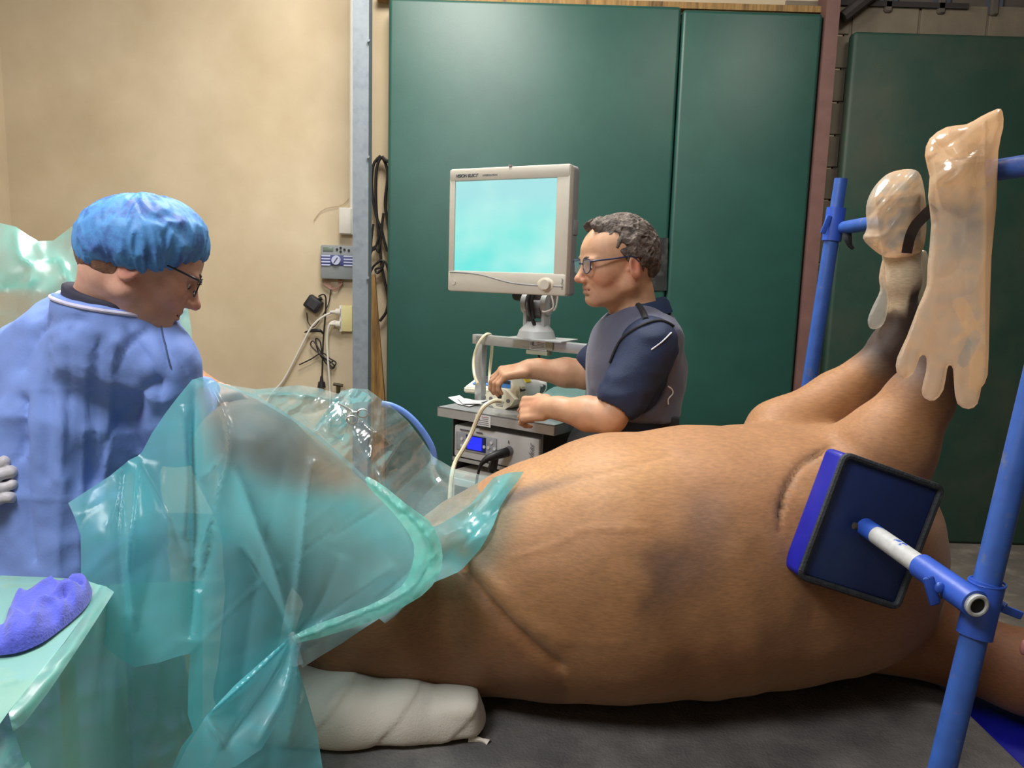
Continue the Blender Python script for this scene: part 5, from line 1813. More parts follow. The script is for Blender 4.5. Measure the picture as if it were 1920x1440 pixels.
bp3 += [cone(hc + HM_ @ np.array([-0.035, 0, -0.05]), nb, 0.056, 0.064, k=0.03), cone(hc + HM_ @ np.array([0.03, 0, -0.09]), nb + np.array([0.04, 0.02, 0.0]), 0.036, 0.045, k=0.03),
        cone(nb, sh_r, 0.055, 0.045, k=0.03), cone(nb, sh_l, 0.055, 0.045, k=0.03), ell(P(160, 770, 1.64), (0.12, 0.08, 0.18), k=0.05),
        cone(sh_r, el_r, 0.042, 0.036, k=0.03), cone(el_r, wr_r, 0.042, 0.027, k=0.02), cone(sh_l, el_l, 0.05, 0.04, k=0.03), cone(el_l, wr_l, 0.042, 0.027, k=0.02)]
bp3 += hand_prims(wr_r, P(405, 738, 1.84) - wr_r, np.array([0.2, 0, 1]), 1, curl=(0.5, 0.5, 0.5, 0.55))
bp3 += hand_prims(wr_l, P(-18, 908, 1.47) - wr_l, np.array([0, -1, 0.2]), 1, curl=(0.8, 0.85, 0.9, 0.9))
v, f = surf(bp3, (-1.15, 1.30, 0.85), (-0.45, 2.00, 1.85), 0.0042, lambda p: 0.0008 * noise(p * 40, 3))
mesh_obj('body', v - foot, f, skin, sur, cols=skin_cols(v, hc, HM_, (204, 156, 136)))
glasses(sur, hc, HM_, foot, framed)
for s_ in (-1, 1):
    c_ = hc + HM_ @ np.array([0.0905, s_ * 0.030, -0.0135]) - foot
    m = MB(); m.sph(c_, 0.0118, n=14); ey = m.build('eye', eyew, sur)
    m = MB(); m.sph(c_ + HM_ @ np.array([0.0088, 0, -0.003]), 0.0048, n=10); m.build('iris', irism, ey)
    m = MB()
    m.tube([hc + HM_ @ np.array(a) - foot for a in ((0.112, s_ * 0.012, 0.008), (0.110, s_ * 0.028, 0.0125), (0.098, s_ * 0.046, 0.009))], [0.0035, 0.0045, 0.002], n=8)
    m.build('eyebrow', browm, sur)
# short hair under the cap
v, f = surf(xf([ell((-0.012, 0, 0.005), (0.104, 0.082, 0.098), k=0.01), (lambda p: -(p[:, 0] - 0.0 + 0 * p[:, 2]), 0.005, True), (lambda p: p[:, 2] + 0.062 + 0.3 * np.maximum(p[:, 0] + 0.03, 0), 0.004, True)], hc, HM_), hc - 0.16, hc + 0.16, 0.004, lambda p: 0.002 * noise(p * 90, 2), stride=2)
mesh_obj('hair', v - foot, f, mat('short_hair', srgb(120, 84, 66), 0.8, var=0.3, scale=120, bump=0.6, bscale=200), sur)
cc = P(268, 450, SY)
CM = frame3(0.35, -0.05)
capp = [ell((0, 0, 0.0), (0.122, 0.112, 0.090), k=0.01), (lambda p: p[:, 2] + 0.064 + 0.02 * np.abs(p[:, 0]) / 0.1 * -1, 0.012, True)]


def capd(p):
    q_ = (p - cc) @ CM
    a_ = np.arctan2(q_[:, 1], q_[:, 0])
    low = sm(-q_[:, 2], -0.01, 0.05)
    n_ = noise(np.stack([np.cos(a_) * 6, np.sin(a_) * 6, q_[:, 2] * 14], 1), 3)
    pl = ridged(np.stack([np.cos(a_) * 7, np.sin(a_) * 7, q_[:, 2] * 4], 1) + 0.8 * n_[:, None], 6)
    return 0.0045 * pl * (0.3 + low) + 0.004 * ridged(q_ * 22 + n_[:, None], 8) - 0.003


v, f = surf(xf(capp, cc, CM), cc - 0.17, cc + 0.17, 0.0035, capd, stride=2)
mesh_obj('surgical_cap', v - foot, f, capm, sur)
neckz = lambda x: nb[2] + 0.006 - 0.17 * (x - nb[0])
gp = [cone(nb + np.array([0.0, 0.02, -0.040]), sh_r + np.array([-0.01, 0.01, -0.015]), 0.098, 0.066, k=0.05), cone(nb + np.array([0, 0.02, -0.040]), sh_l + np.array([0, 0, -0.01]), 0.092, 0.070, k=0.05),
      ell(P(175, 730, 1.64), (0.185, 0.145, 0.20), k=0.06), cone(P(150, 800, 1.64), P(140, 1050, 1.66), 0.150, 0.172, k=0.05), cone(P(140, 1050, 1.66), np.array([foot[0], 1.68, 0.3]), 0.172, 0.20, k=0.05),
      cone(P(95, 820, 1.62), P(70, 1080, 1.62), 0.10, 0.12, k=0.05),
      cone(sh_r, el_r, 0.068, 0.074, k=0.035), cone(el_r, wr_r, 0.066, 0.036, k=0.03),
      cone(sh_l, el_l, 0.076, 0.070, k=0.03), cone(el_l, el_l + (wr_l - el_l) * 0.8, 0.066, 0.045, k=0.03),
      cone(nb - np.array([0, 0, 0.07]), nb + np.array([0.006, 0, 0.06]), 0.100, 0.089, k=0.03),
      (lambda p: neckz(p[:, 0]) - p[:, 2], 0.003, True)]


def gdisp(p):
    w = 0.5 * noise(p * 5, 12)[:, None]
    r_ = ridged(p * np.array([11, 11, 2.2]) + w, 14) * 0.011 * sm(-p[:, 2], -1.45, -1.25)
    r_ += ridged(p * np.array([9, 9, 12]) + w * 1.5, 17) * 0.007
    return r_ + 0.0015 * noise(p * 45, 19)


v, f = surf(gp, (-1.25, 1.34, 0.26), (-0.45, 2.02, 1.62), 0.0065, gdisp)
nrm = vnormals(v, f); q = proj(v); near = sm(-nrm[:, 1], -0.1, 0.3)
D = np.zeros(len(v))
# big folds of the gown: (line, depth, width)
for poly, a_, w_ in (([(180, 650), (165, 760), (168, 880)], -0.008, 12), ([(225, 640), (255, 690), (262, 740)], 0.007, 10), ([(100, 700), (118, 800), (110, 900)], 0.006, 10), ([(130, 620), (150, 600), (170, 640)], -0.004, 8), ([(310, 640), (345, 690), (360, 740)], -0.006, 8), ([(240, 620), (290, 700), (300, 780)], -0.008, 10), ([(215, 800), (195, 900), (200, 1000)], 0.008, 12), ([(70, 620), (120, 600), (160, 600)], -0.004, 8), ([(255, 850), (235, 790), (262, 735), (300, 722)], -0.022, 22), ([(180, 900), (200, 830), (240, 770)], -0.014, 16), ([(290, 590), (300, 620), (320, 690)], -0.004, 5),
                     ([(215, 700), (240, 650), (275, 620)], -0.006, 8), ([(188, 640), (180, 720), (178, 800), (172, 900)], -0.006, 8), ([(165, 690), (160, 800), (150, 950), (148, 1060)], 0.008, 12),
                     ([(120, 900), (112, 980), (108, 1080)], 0.008, 14), ([(40, 690), (60, 640), (85, 600)], -0.012, 14), ([(62, 1050), (50, 950), (40, 830)], -0.010, 12), ([(40, 750), (34, 830), (30, 860)], -0.02, 9),
                     ([(90, 640), (92, 760), (88, 900)], -0.005, 8), ([(125, 620), (130, 720), (128, 830)], -0.004, 7), ([(215, 640), (205, 760), (195, 880), (180, 1000)], 0.006, 9), ([(300, 760), (330, 745), (370, 715)], 0.006, 10)):
    D += a_ * near * np.exp(-segdist(q, np.array(catmull([np.array(z_, float) for z_ in poly], 4)))[0] / w_)
# fold-crease grid of the unfolded gown
for poly in ([(40, 730), (150, 728), (260, 735)], [(40, 935), (130, 935)], [(155, 640), (160, 760), (158, 930)]):
    D += 0.0012 * near * np.exp(-(segdist(q, poly)[0] / 2.2) ** 2)
v = v + nrm * D[:, None]
gown = mesh_obj('surgical_gown', v - foot, f, gownm, sur)
# dark scrub top at the neck
v, f = surf([cone(nb - np.array([0.0, 0, 0.06]), nb + np.array([0.010, 0.0, 0.03]), 0.092, 0.090, k=0.01), (lambda p: nb[2] + 0.026 - 0.30 * (p[:, 0] - nb[0]) - p[:, 2], 0.006, True)], nb - 0.2, nb + 0.2, 0.004, lambda p: 0.0010 * noise(p * 25, 4), stride=2)
mesh_obj('scrub_top', v - foot, f, scrub, sur)
tg_ = bvh(gown)
ring_ = []
for t_ in np.linspace(0, 2 * PI, 61):
    rr_ = np.linspace(0.05, 0.22, 240)
    xx = nb[0] + rr_ * math.cos(t_)
    pp_ = np.stack([xx, nb[1] + rr_ * math.sin(t_), neckz(xx) - 0.002], 1)
    dd = evalsdf(gp[:-1], pp_, gdisp)
    ring_.append(pp_[max(int(np.argmax(dd > 0.0)), 0)] - foot)
ring_ = [np.mean([ring_[(i + j) % 60] for j in (-1, 0, 1)], axis=0) for i in range(61)]
m = MB(); m.tube(ring_, 0.0040, n=8, smooth=0); m.build('neck_binding', bindm, sur)
strip_on('back_seam', tg_, [(298, 575), (301, 610), (310, 650), (320, 690)], 0.0014, mat('gown_seam', srgb(70, 84, 120), 0.7), sur, foot)
# gloved left hand
gl = hand_prims(wr_l, P(-18, 908, 1.47) - wr_l, np.array([0, -1, 0.2]), 1, curl=(0.8, 0.85, 0.9, 0.9), s=1.08)
gl.append(cone(wr_l - (wr_l - el_l) * 0.25, wr_l, 0.036, 0.031, k=0.01))
v, f = surf(gl, wr_l - 0.16, wr_l + 0.18, 0.004, lambda p: 0.002 * ridged(p * 40, 2))
mesh_obj('latex_glove', v - foot, f, mat('latex_white', srgb(196, 188, 190), 0.5, bump=0.4, bscale=120), sur)
for dx_ in (-0.09, 0.09):
    m = MB(); m.cyl((dx_, 0.05, 0.06), (dx_, 0.05, 0.5), 0.06, 0.08, n=16); m.build('trouser_leg', scrub, sur)
    m = MB(); m.sph((dx_ + 0.02, 0.11, 0.045), 0.05, (1, 2.3, 0.9), 16); m.build('boot', blk_rub, sur)

# ================================================================== drapes
teal = film('teal_drape', (0.74, 0.94, 0.96), srgb(122, 226, 236), 0.78, gloss=0.25, rough=0.2, bump=0.10, bscale=9, trans=0.58, clearop=0.10, glossmax=0.13)
mint = film('mint_drape', (0.74, 0.93, 0.89), srgb(150, 236, 222), 0.78, gloss=0.25, rough=0.32, bump=0.10, bscale=9, trans=0.55, clearop=0.12, glossmax=0.13)
clearf = film('clear_drape', (0.62, 0.88, 0.88), srgb(120, 200, 210), 0.5, gloss=0.4, rough=0.17, bump=0.12, bscale=12, trans=0.5, clearop=0.08, glossmax=0.2)


def wr_dir(scale, amp, ang_, ax=(1, 0.2), seed=1):
    return plas_wr(scale, amp, ax, seed, ang_)


def fn_folds(lst):
    def g(q):
        r = np.zeros(len(q))
        for poly, a_, w_ in lst:
            r += fold(q, poly, a_, w_)
        return r
    return g


def opmap(base_, lst, nz_=0.1, sc=60, seed=3):
    """film density: folded layers carry more plastic, clear drape lines are painted streak highlights"""
    def g(q):
        r = base_(q) if callable(base_) else np.full(len(q), float(base_))
        for poly, a_, w_ in lst:
            r = r + a_ * np.exp(-(segdist(q, poly)[0] / w_) ** 2)
        r = r + nz_ * ridged(np.c_[q / sc, q[:, 0] * 0], seed)
        return np.clip(r, 0, 1)
    return g


def inpoly(q, poly):
    poly = np.array(poly, float); ins = np.zeros(len(q), bool); j = len(poly) - 1
    for i in range(len(poly)):
        xi, yi = poly[i]; xj, yj = poly[j]
        if yi != yj:
            ins ^= ((yi > q[:, 1]) != (yj > q[:, 1])) & (q[:, 0] < (xj - xi) * (q[:, 1] - yi) / (yj - yi) + xi)
        j = i
    return ins


def drape(name, pts, ctrl, wr=None, op=None, mt=teal, step=7, parent=None, off=(0, 0, 0), k=0, lim=None):
    ol = sample_out(pts, k) if k else pts
    dep = tps(ctrl, 0.02) if not callable(ctrl) else ctrl
    v, f, q = sheet(ol, step, dep, wr)
    o_ = op(q) if op else np.full(len(q), 0.8)
    return mesh_obj(name, v - V3(off), f, mt, parent, attrs={'op': o_})


hb = bvh(*[o for o in horse.children if o.name.startswith('horse_body')])


def hs(px, py, gap=0.022):
    """distance of the horse surface seen at a point, a little nearer"""
    h_ = hit(hb, px, py)
    return (px, py, h_[1] - gap) if h_ is not None else (px, py, 1.5)


# ---------------- the big teal drape over the folded hind leg
o0 = P(480, 900, 1.45)
D_ = empty('surgical_drape', 'large teal plastic surgical drape over the folded hind leg, gathered at its lower hem', 'surgical drape', tuple(o0))
main = [(128, 943), (166, 918), (205, 893), (243, 862), (258, 855), (266, 848), (285, 812), (310, 775), (335, 742), (360, 712), (378, 707), (400, 714), (440, 727), (480, 740), (545, 780), (605, 822), (655, 866), (700, 908), (765, 958), (803, 990),
        (820, 1040), (812, 1078), (775, 1116), (700, 1156), (620, 1180), (556, 1196), (552, 1225), (562, 1260), (580, 1320), (594, 1370), (606, 1446), (320, 1446), (340, 1400), (362, 1372), (352, 1340), (353, 1280), (357, 1225), (330, 1232), (300, 1242), (253, 1251), (228, 1238), (200, 1215), (170, 1185), (155, 1168), (151, 1110), (152, 1060), (151, 1003), (140, 970)]
mc = [(128, 943, 1.27), (150, 1100, 1.22), (250, 1250, 1.20), (250, 862, 1.36), (368, 712, 1.41), (300, 780, 1.39), (480, 740, 1.42), (600, 822, 1.43), (700, 908, 1.45), (460, 830, 1.355), (380, 850, 1.36), (560, 880, 1.38),
      (820, 1040, 1.42), (760, 1000, 1.44), (640, 1020, 1.42), (500, 1000, 1.37), (400, 1000, 1.33), (300, 1000, 1.28), (200, 1000, 1.25), (650, 1130, 1.40), (556, 1196, 1.36), (450, 1150, 1.32), (380, 1200, 1.26), (350, 1350, 1.20),
      (330, 1440, 1.16), (470, 1330, 1.27), (590, 1350, 1.32), (600, 1440, 1.30), (775, 1110, 1.42)]
folds = [([(368, 715), (362, 850), (366, 1000), (356, 1200)], 0.030, 12), ([(345, 760), (352, 900), (345, 1010)], -0.020, 12), ([(395, 720), (430, 820), (400, 960), (362, 1060)], -0.028, 16),
         ([(405, 760), (425, 840), (378, 900)], 0.012, 5), ([(420, 850), (400, 960), (385, 1060), (370, 1110)], 0.012, 7),
         ([(262, 860), (250, 960), (240, 1060), (252, 1180)], -0.020, 14), ([(235, 870), (222, 1000), (238, 1150)], 0.018, 10), ([(262, 865), (310, 950), (350, 1060)], 0.010, 9),
         ([(545, 1190), (520, 1080), (480, 980), (440, 870)], -0.016, 14), ([(548, 1190), (560, 1080), (580, 900), (590, 860)], -0.014, 9), ([(546, 1190), (500, 1100), (450, 1020)], 0.012, 9),
         ([(552, 1190), (600, 1130), (640, 1040)], 0.010, 12), ([(556, 1190), (640, 1130), (740, 1060)], 0.010, 14), ([(700, 910), (770, 1000), (775, 1060), (690, 1130)], -0.012, 10),
         ([(550, 1200), (560, 1290), (540, 1400)], -0.02, 10), ([(553, 1200), (585, 1320), (600, 1430)], 0.01, 8)]
cre = [([(345, 1235), (470, 1110), (590, 1020), (690, 945)], -0.0030, 2.2), ([(590, 895), (640, 862)], -0.003, 2.5), ([(620, 1010), (720, 945)], -0.005, 3), ([(380, 1010), (455, 920), (510, 915)], -0.002, 2),
       ([(150, 925), (240, 876)], -0.003, 3), ([(140, 972), (215, 928)], -0.003, 3), ([(220, 885), (222, 930), (200, 990)], -0.004, 4), ([(390, 1440), (430, 1370), (552, 1200)], -0.006, 6)]
wmain = fn_folds(folds + cre)
wn1, wn2 = wr_dir(110, 0.008, 0.12, (1, 0.18), 41), wr_dir(70, 0.002, 0.9, (1, 0.4), 42)


def inside_dist(q, poly):
    d, _ = segdist(q, list(poly) + [poly[0]])
    return np.where(inpoly(q, poly), -d, d)


def clearwin(q):
    # the clear window around the leg
    a_ = 0.84 - 0.50 * sm(-inside_dist(q, [(385, 735), (480, 752), (560, 800), (640, 862), (720, 915), (700, 900), (560, 900), (420, 850)]), -45, 15) - 0.16 * np.exp(-((q[:, 0] - 640) / 110) ** 2 - ((q[:, 1] - 1080) / 90) ** 2)
    return a_


opm = opmap(clearwin, [([(250, 870), (270, 950), (262, 1100)], 0.12, 26), ([(360, 730), (364, 900), (357, 1200)], 0.15, 5), ([(235, 880), (240, 1250)], 0.12, 4), ([(548, 1190), (450, 1280), (360, 1370)], 0.2, 30),
                       ([(660, 960), (720, 1010), (780, 1040)], 0.1, 30), ([(400, 1000), (375, 1200), (380, 1330)], 0.14, 40)], 0.06, 70, 5)
drape('drape_panel', main, mc, lambda q: wmain(q) + wn1(q) * sm(q[:, 1], 760, 900) + wn2(q), opm, teal, 6, D_, o0)
# rolled hem running down the right of the window
hem_ = [(688, 893), (725, 915), (765, 948), (803, 975), (822, 1008), (830, 1042), (822, 1080), (790, 1118), (720, 1155), (640, 1184), (556, 1206), (548, 1194), (600, 1168), (690, 1136), (752, 1100), (772, 1062), (776, 1022), (756, 985), (722, 945), (690, 912)]
drape('rolled_hem', hem_, [(690, 900, 1.425), (760, 960, 1.41), (820, 1040, 1.40), (790, 1110, 1.40), (640, 1180, 1.375), (556, 1200, 1.34), (690, 1130, 1.385), (775, 1060, 1.405)],
      lambda q: fold(q, [(690, 903), (745, 950), (798, 1005), (800, 1060), (760, 1112), (650, 1162), (556, 1198)], -0.020, 12, False) + wn2(q) * 1.5 + wr_dir(22, 0.006, 0.5, (1, 0.5), 46)(q), opmap(0.85, [([(700, 920), (800, 1000), (810, 1060)], 0.15, 8)], 0.15, 20, 6), mint, 5, D_, o0, 2)
# flap lying on the flank
fl = [(803, 990), (822, 985), (850, 968), (880, 948), (905, 920), (925, 895), (955, 886), (982, 884), (975, 897), (955, 922), (938, 950), (925, 985), (912, 1010), (900, 1030), (868, 1066), (835, 1090), (800, 1113), (760, 1141), (722, 1169), (711, 1160), (675, 1183), (640, 1207), (600, 1231), (567, 1252), (556, 1235), (552, 1200), (620, 1180), (700, 1150), (772, 1110), (815, 1070), (822, 1030)]
drape('flank_flap', fl, [hs(975, 895), hs(940, 940), hs(915, 1000), hs(880, 1040), hs(820, 1080), hs(760, 1120), hs(722, 1160), hs(650, 1195), (567, 1250, 1.40), (555, 1200, 1.37), (822, 1000, 1.47), hs(880, 960, 0.03), (815, 1060, 1.43), (700, 1150, 1.41)],
      fn_folds([([(960, 890), (900, 960), (830, 1010)], -0.010, 8), ([(975, 895), (930, 960), (860, 1030), (800, 1090)], 0.006, 6), ([(930, 900), (900, 940), (860, 990)], 0.010, 8), ([(800, 1100), (720, 1150), (560, 1225)], -0.006, 7), ([(880, 1010), (910, 1005)], -0.003, 3)]),
      opmap(lambda q: 0.80 - 0.25 * sm((q[:, 1] - 1040), 20, 80) * sm(q[:, 1] + q[:, 0] * 0.55, 1480, 1540), [([(950, 900), (890, 990), (840, 1040)], 0.2, 14)], 0.1, 30, 7), teal, 5, D_, o0, 0)
# the gathered corner hanging from the tie
ga = [(549, 1190), (500, 1232), (440, 1285), (386, 1343), (352, 1398), (328, 1446), (400, 1446), (440, 1438), (490, 1405), (530, 1340), (556, 1262), (560, 1215)]
drape('gathered_corner', ga, [(549, 1190, 1.335), (440, 1290, 1.22), (352, 1400, 1.15), (330, 1445, 1.13), (480, 1400, 1.20), (556, 1262, 1.31)],
      fn_folds([([(549, 1192), (470, 1270), (385, 1345)], -0.020, 8), ([(549, 1195), (500, 1290), (420, 1400)], 0.018, 12), ([(550, 1200), (535, 1290), (480, 1400)], -0.012, 10), ([(385, 1345), (420, 1400)], -0.014, 10)]),
      opmap(0.75, [([(549, 1192), (470, 1262), (388, 1342)], 0.25, 12)], 0.12, 30, 8), teal, 5, D_, o0)
m = MB()
tc_ = P(552, 1200, 1.32) - o0
m.tube([tc_ + np.array([-0.006, 0, 0.012]), tc_ + np.array([0.004, -0.008, 0.0]), tc_ + np.array([0.0, 0, -0.02]), tc_ + np.array([0.006, -0.006, -0.045])], [0.006, 0.011, 0.009, 0.012], n=10)
m.build('gather_knot', mint, D_)

# ---------------- clear drape beyond, with its blue hoop and clamp
o0 = P(700, 830, 1.9)
D2 = empty('clear_drape', 'clear plastic drape spread behind the raised knee toward the cart', 'surgical drape', tuple(o0))
c1_ = [(400, 716), (430, 722), (480, 730), (520, 726), (560, 722), (600, 728), (634, 738), (660, 728), (690, 730), (710, 745), (735, 762), (765, 790), (790, 822), (812, 856), (850, 878), (900, 890), (960, 898), (935, 908), (905, 930), (880, 950), (840, 975), (803, 995), (765, 965), (700, 915), (640, 862), (600, 826), (545, 786), (480, 748)]
c1c = [(400, 716, 1.50), (560, 722, 1.66), (634, 740, 1.70), (690, 730, 1.82), (765, 790, 1.90), (812, 856, 1.92), (900, 890, 1.82), (955, 898, 1.74), (880, 950, 1.60), (803, 995, 1.50), (700, 915, 1.52), (600, 826, 1.50), (480, 748, 1.47), (700, 820, 1.68)]
cf = [([(632, 752), (690, 800), (760, 850)], -0.03, 12), ([(636, 752), (700, 880), (720, 940)], 0.025, 12), ([(632, 752), (560, 740), (480, 738)], -0.02, 7), ([(632, 756), (580, 775), (540, 778)], 0.015, 8),
      ([(700, 960), (720, 880), (760, 820), (790, 800)], -0.02, 7), ([(735, 930), (780, 890), (815, 860)], 0.02, 9), ([(815, 858), (820, 890), (850, 915)], -0.02, 6), ([(770, 960), (830, 900), (900, 895)], 0.012, 8),
      ([(735, 880), (770, 850)], -0.014, 4), ([(860, 940), (900, 905)], -0.014, 5), ([(720, 770), (700, 830), (690, 880)], -0.014, 5), ([(680, 760), (665, 800)], 0.012, 5)]
wc1, wc2 = wr_dir(44, 0.012, 0.9, (1, 0.2), 51), wr_dir(18, 0.0022, 0.9, (1, 0.25), 52)
drape('clear_film', c1_, c1c, lambda q: fn_folds(cf)(q) + wc1(q) + wc2(q),
      opmap(lambda q: 0.22 + 0.35 * sm(-q[:, 0], -620, -560) + 0.2 * sm(q[:, 1] - 0.25 * q[:, 0], 700, 740), [([(632, 752), (560, 740), (480, 735)], 0.5, 5), ([(632, 752), (645, 800), (652, 840)], 0.5, 7), ([(634, 752), (690, 862), (760, 960)], 0.35, 6), ([(820, 870), (870, 905), (940, 900)], 0.3, 6), ([(700, 730), (765, 790), (812, 856), (830, 880)], 0.4, 3)], 0.10, 26, 9), clearf, 5, D2, o0)  # opacity lines here stand in for long streak highlights on the film
# crumpled bundle round the clamp
bu = [(628, 748), (640, 732), (665, 728), (690, 738), (700, 752), (668, 755), (648, 760), (652, 790), (642, 828), (622, 836), (600, 812), (588, 806), (604, 780), (618, 762)]
wb1 = wr_dir(14, 0.018, 0.7, (1, 0.35), 61)
drape('film_bundle', bu, [(630, 750, 1.62), (690, 740, 1.74), (640, 830, 1.56), (590, 805, 1.56), (640, 770, 1.58)], lambda q: wb1(q) * 0.7, opmap(0.5, [], 0.4, 12, 11), clearf, 3, D2, o0)
m = MB(); m.tube([P(*a, 1.97) for a in ((716, 757), (735, 761), (758, 773), (780, 793), (800, 820), (812, 845), (815, 870))], 0.0085, n=10)
tag(m.build('blue_hoop', mat('blue_plastic_hoop', srgb(92, 128, 196), 0.4)), 'curved blue plastic hoop holding up the edge of the clear drape', 'hoop')
# hemostat
hm0 = P(655, 772, 1.56)
cm_ = mat('surgical_steel', srgb(196, 192, 184), 0.22, 0.8, var=0.05, bump=0)
e = empty('artery_clamp', 'small steel scissor clamp gripping the gathered clear drape', 'clamp', tuple(hm0))
for s_, rc in ((1, (660, 787)), (-1, (680, 775))):
    R_ = V3(P(rc[0], rc[1], 1.55)) - hm0
    piv = V3(P(662, 772 + 0 * s_, 1.555)) - hm0
    tip = V3(P(633, 756, 1.58)) - hm0
    ux = np.array([1.0, 0, 0]); uz = np.array([0, 0.25, 0.97])
    ring = [R_ + (ux * math.cos(t) * 0.0115 + uz * math.sin(t) * 0.0085) for t in np.linspace(0, 2 * PI, 21)]
    m = MB(); m.tube(ring, 0.0016, n=8, smooth=0); m.tube([tip, (tip + piv) / 2 + np.array([0, 0, 0.001 * s_]), piv, (piv + R_) / 2 + np.array([0.001, 0, -0.001 * s_]), R_ + (piv - R_) / np.linalg.norm(piv - R_) * 0.010], [0.0012, 0.0016, 0.0022, 0.0017, 0.0015], n=8)
    m.build('arm', cm_, e)

# ---------------- drape over the lifted far leg, behind the surgeon
o0 = P(100, 500, 2.0)
D3 = empty('raised_leg_drape', 'mint plastic drape bagging the lifted far hind leg behind the surgeon', 'surgical drape', tuple(o0))
lp = [(-40, 415), (0, 418), (30, 425), (52, 440), (72, 452), (100, 451), (130, 428), (158, 408), (185, 405), (215, 420), (250, 440), (300, 480), (330, 530), (352, 575), (358, 610), (362, 660), (372, 720), (300, 760), (150, 760), (-40, 760)]
lf = [([(30, 430), (38, 480), (60, 500), (50, 560)], -0.03, 8), ([(62, 492), (110, 485), (130, 530), (150, 560)], -0.025, 8), ([(70, 455), (85, 485)], -0.02, 5), ([(60, 500), (30, 530), (5, 540)], 0.03, 16), ([(150, 440), (170, 480), (160, 540)], 0.02, 12), ([(120, 440), (95, 480)], -0.015, 8), ([(330, 585), (352, 590)], -0.01, 5), ([(350, 600), (348, 640)], 0.012, 5), ([(75, 540), (95, 620)], -0.02, 12)]
wl = wr_dir(90, 0.012, 0.7, (1, 0.3), 71)


def lop(q):
    a_ = 0.72 + 0 * q[:, 0]
    a_ -= 0.5 * sm(q[:, 1] - 0.3 * np.abs(q[:, 0] - 40) * 0, 535, 560) * sm(-q[:, 0], -130, -70)
    a_ -= 0.30 * np.exp(-((q[:, 0] - 145) / 26) ** 2 - ((q[:, 1] - 460) / 40) ** 2)
    return a_


drape('drape_sheet', lp, [(0, 418, 1.95), (100, 451, 2.0), (180, 405, 2.0), (60, 520, 1.88), (150, 520, 1.93), (250, 600, 1.98), (355, 620, 2.0), (0, 700, 1.95), (200, 740, 2.0), (350, 740, 2.0), (145, 460, 1.97)], lambda q: 0.55 * fn_folds(lf)(q) + wl(q) ,
      opmap(lop, [([(30, 430), (40, 480), (62, 498)], 0.3, 5), ([(60, 495), (112, 487), (128, 520), (142, 560)], 0.35, 5), ([(-20, 545), (50, 535), (70, 525)], 0.25, 6)], 0.14, 24, 12), mint, 7, D3, o0)
m = MB()
m.tube([P(322, 600, 2.02) - o0, P(332, 588, 2.02) - o0, P(344, 578, 2.02) - o0], [0.012, 0.020, 0.008], n=12)
m.build('pink_edge', film('pink_film', (0.95, 0.8, 0.9), srgb(226, 176, 206), 0.8, attr=False, bump=0.3, trans=0.3), D3)

# ---------------- instrument table, its drape and the cloth
ZI = 1.075
tcx, tcy = P(0, 1200, 1.0), 0
E1, E2 = PZ(190, 1098, ZI), PZ(18, 1332, ZI)
e = empty('instrument_table', 'small instrument table hidden under a pale teal drape at lower left', 'table', (-0.93, 1.0, 0))
m = MB(); m.box((0, 0, ZI - 0.03), (0.52, 0.42, 0.03), bevel=0.004); m.build('table_top', steel, e)
for sx in (-1, 1):
    for sy in (-1, 1):
        m = MB(); m.cyl((sx * 0.22, sy * 0.17, 0), (sx * 0.22, sy * 0.17, ZI - 0.04), 0.012, n=12); m.build('leg', steel, e)
o0 = np.array([-0.93, 1.0, ZI])
D4 = empty('table_drape', 'pale teal plastic drape covering the instrument table, falling at its corner', 'table drape', tuple(o0))


def planeY(z):
    def g(q):
        r = ray_n(q)
        return r[:, 1] * (z - 1.6) / r[:, 2]
    return g


opaque = film('table_film', (0.6, 0.8, 0.75), srgb(146, 196, 184), 0.96, gloss=0.3, rough=0.16, bump=0.15, bscale=8, trans=0.2, glossmax=0.2)
tp_ = [(-60, 1078), (0, 1079), (80, 1082), (155, 1086), (190, 1098), (160, 1150), (120, 1205), (70, 1268), (18, 1332), (-60, 1440)]
wt = wr_dir(60, 0.004, 0.9, (1, 0.4), 81)
v, f, q = sheet(tp_, 6, planeY(ZI), lambda q: fn_folds([([(155, 1160), (90, 1260), (20, 1335)], -0.006, 8), ([(0, 1095), (60, 1092), (150, 1098)], -0.010, 5), ([(-10, 1285), (50, 1270)], -0.004, 4)])(q) + wt(q) * 0.6)
mesh_obj('top_sheet', v - o0, f, opaque, D4, attrs={'op': np.full(len(v), 1.0)})
# side sheets: vertical planes below the right edge
ed = (E2 - E1)[:2]; nrm2 = np.array([ed[1], -ed[0]]) / np.linalg.norm(ed)


def sideY(q):
    r = ray_n(q)
    t = ((E1[:2] - CAM[:2]) @ nrm2) / (r[:, :2] @ nrm2)
    return np.clip(r[:, 1] * t, 0.6, 1.32)


sd = [(190, 1098), (160, 1150), (120, 1205), (70, 1268), (18, 1332), (30, 1380), (50, 1446), (378, 1446), (380, 1400), (380, 1300), (380, 1200), (380, 1090), (270, 1092)]
ws = wr_dir(120, 0.02, 0.1, (1, 0.12), 82)
drape('side_sheet', sd, sideY, lambda q: ws(q) * sm(q[:, 1] + q[:, 0], 1370, 1440) - fold(q, [(160, 1150), (70, 1268), (20, 1332)], 0.006, 6, False), opmap(0.9, [([(40, 1345), (110, 1260), (155, 1190)], 0.1, 4)], 0.08, 40, 14),
      film('side_film', (0.66, 0.88, 0.84), srgb(140, 216, 202), 0.88, gloss=0.25, rough=0.25, bump=0.1, bscale=8, trans=0.4, glossmax=0.1), 8, D4, o0)
re_ = [(186, 1096), (200, 1100), (214, 1110), (176, 1170), (140, 1225), (92, 1296), (46, 1356), (24, 1372), (16, 1336), (68, 1268), (118, 1205), (158, 1150)]
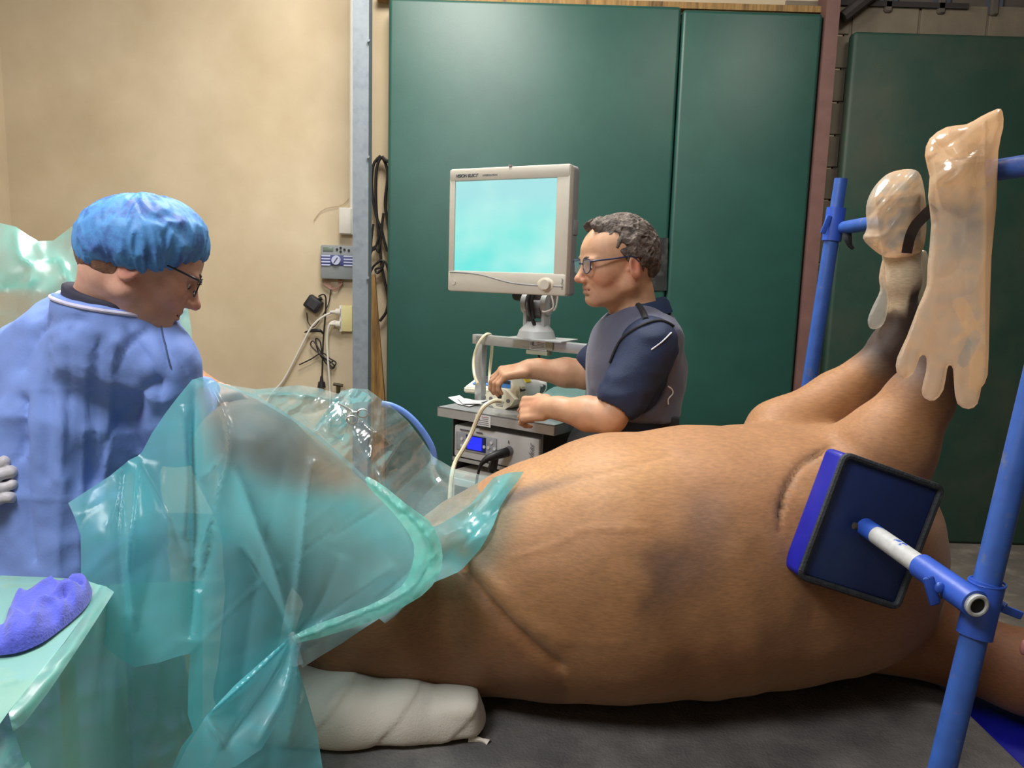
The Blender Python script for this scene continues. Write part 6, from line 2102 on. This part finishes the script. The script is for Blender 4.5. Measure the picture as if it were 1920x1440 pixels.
drape('rolled_edge', re_, [(190, 1096, planeY(ZI)(np.array([[190., 1096.]]))[0] - 0.004), (18, 1334, planeY(ZI)(np.array([[18., 1334.]]))[0] - 0.004), (214, 1110, 1.17), (176, 1170, 1.07), (92, 1296, 0.90), (30, 1372, 0.83), (110, 1215, planeY(ZI)(np.array([[110., 1215.]]))[0] - 0.004)],
      lambda q: -fold(q, [(196, 1104), (135, 1212), (70, 1300), (26, 1350)], 0.008, 12, False, False) + wr_dir(40, 0.003, 0.9, (1, 0.3), 86)(q), opmap(0.75, [([(180, 1150), (100, 1262), (50, 1335)], 0.25, 4)], 0.1, 30, 6), mint, 5, D4, o0)
ls = [(-60, 1440), (-60, 1360), (0, 1345), (18, 1332), (30, 1380), (40, 1400), (62, 1446), (-60, 1446)]
drape('corner_fold', ls, planeY(ZI - 0.10), wr_dir(30, 0.01, 0.7, (1, 0.4), 85), opmap(0.8, [([(0, 1355), (30, 1385), (0, 1430)], 0.2, 5)], 0.1, 20, 3), mint, 6, D4, o0)

# purple-blue cloth
cl_ = [(-14, 1196), (5, 1182), (18, 1150), (32, 1122), (60, 1112), (84, 1100), (110, 1097), (150, 1092), (170, 1100), (172, 1120), (160, 1140), (140, 1160), (110, 1184), (78, 1206), (40, 1222), (8, 1228), (-14, 1226)]
ol = sample_out(cl_, 3)
ols = np.array(ol + [ol[0]])
v, f, q = sheet(ol, 3.0, planeY(ZI + 0.004))
d_, _ = segdist(q, ols)
hgt = 0.022 * np.sqrt(np.clip(1 - (1 - np.clip(d_ / 24, 0, 1)) ** 2, 0, 1))
wc = 0.008 * ridged(np.c_[(q[:, 0] + q[:, 1] * 0.6) / 26, (q[:, 1] - q[:, 0] * 0.5) / 60, q[:, 0] * 0] + 0.5 * noise(np.c_[q / 30, q[:, 0] * 0], 5)[:, None], 91)
for poly, a_, w_ in (([(40, 1150), (80, 1130), (100, 1112)], 0.008, 6), ([(60, 1175), (95, 1150), (120, 1135), (150, 1128)], 0.010, 7), ([(120, 1140), (126, 1148)], -0.016, 5), ([(30, 1180), (70, 1190), (110, 1160)], 0.006, 8), ([(90, 1150), (130, 1150)], -0.008, 4),
                     ([(20, 1160), (30, 1200), (20, 1222)], 0.003, 3), ([(130, 1112), (160, 1120)], -0.016, 5), ([(95, 1110), (110, 1125), (130, 1120)], 0.008, 5)):
    wc = wc + fold(q, poly, a_, w_)
v2 = v.copy()
v2[:, 2] += hgt + wc * np.clip(d_ / 8, 0, 1)
nv = len(v)
mesh_obj('towel_tmp', v, f, None) if False else None
faces_ = list(f) + [tuple(i + nv for i in ff[::-1]) for ff in f]
tow = mesh_obj('surgical_towel', np.vstack([v2, v]) , faces_, mat('violet_towel', srgb(76, 84, 190), 0.92, var=0.12, scale=60, bump=0.8, bscale=260, sheen=0.3))
tag(tow, 'crumpled violet blue surgical towel lying on the draped instrument table', 'towel')
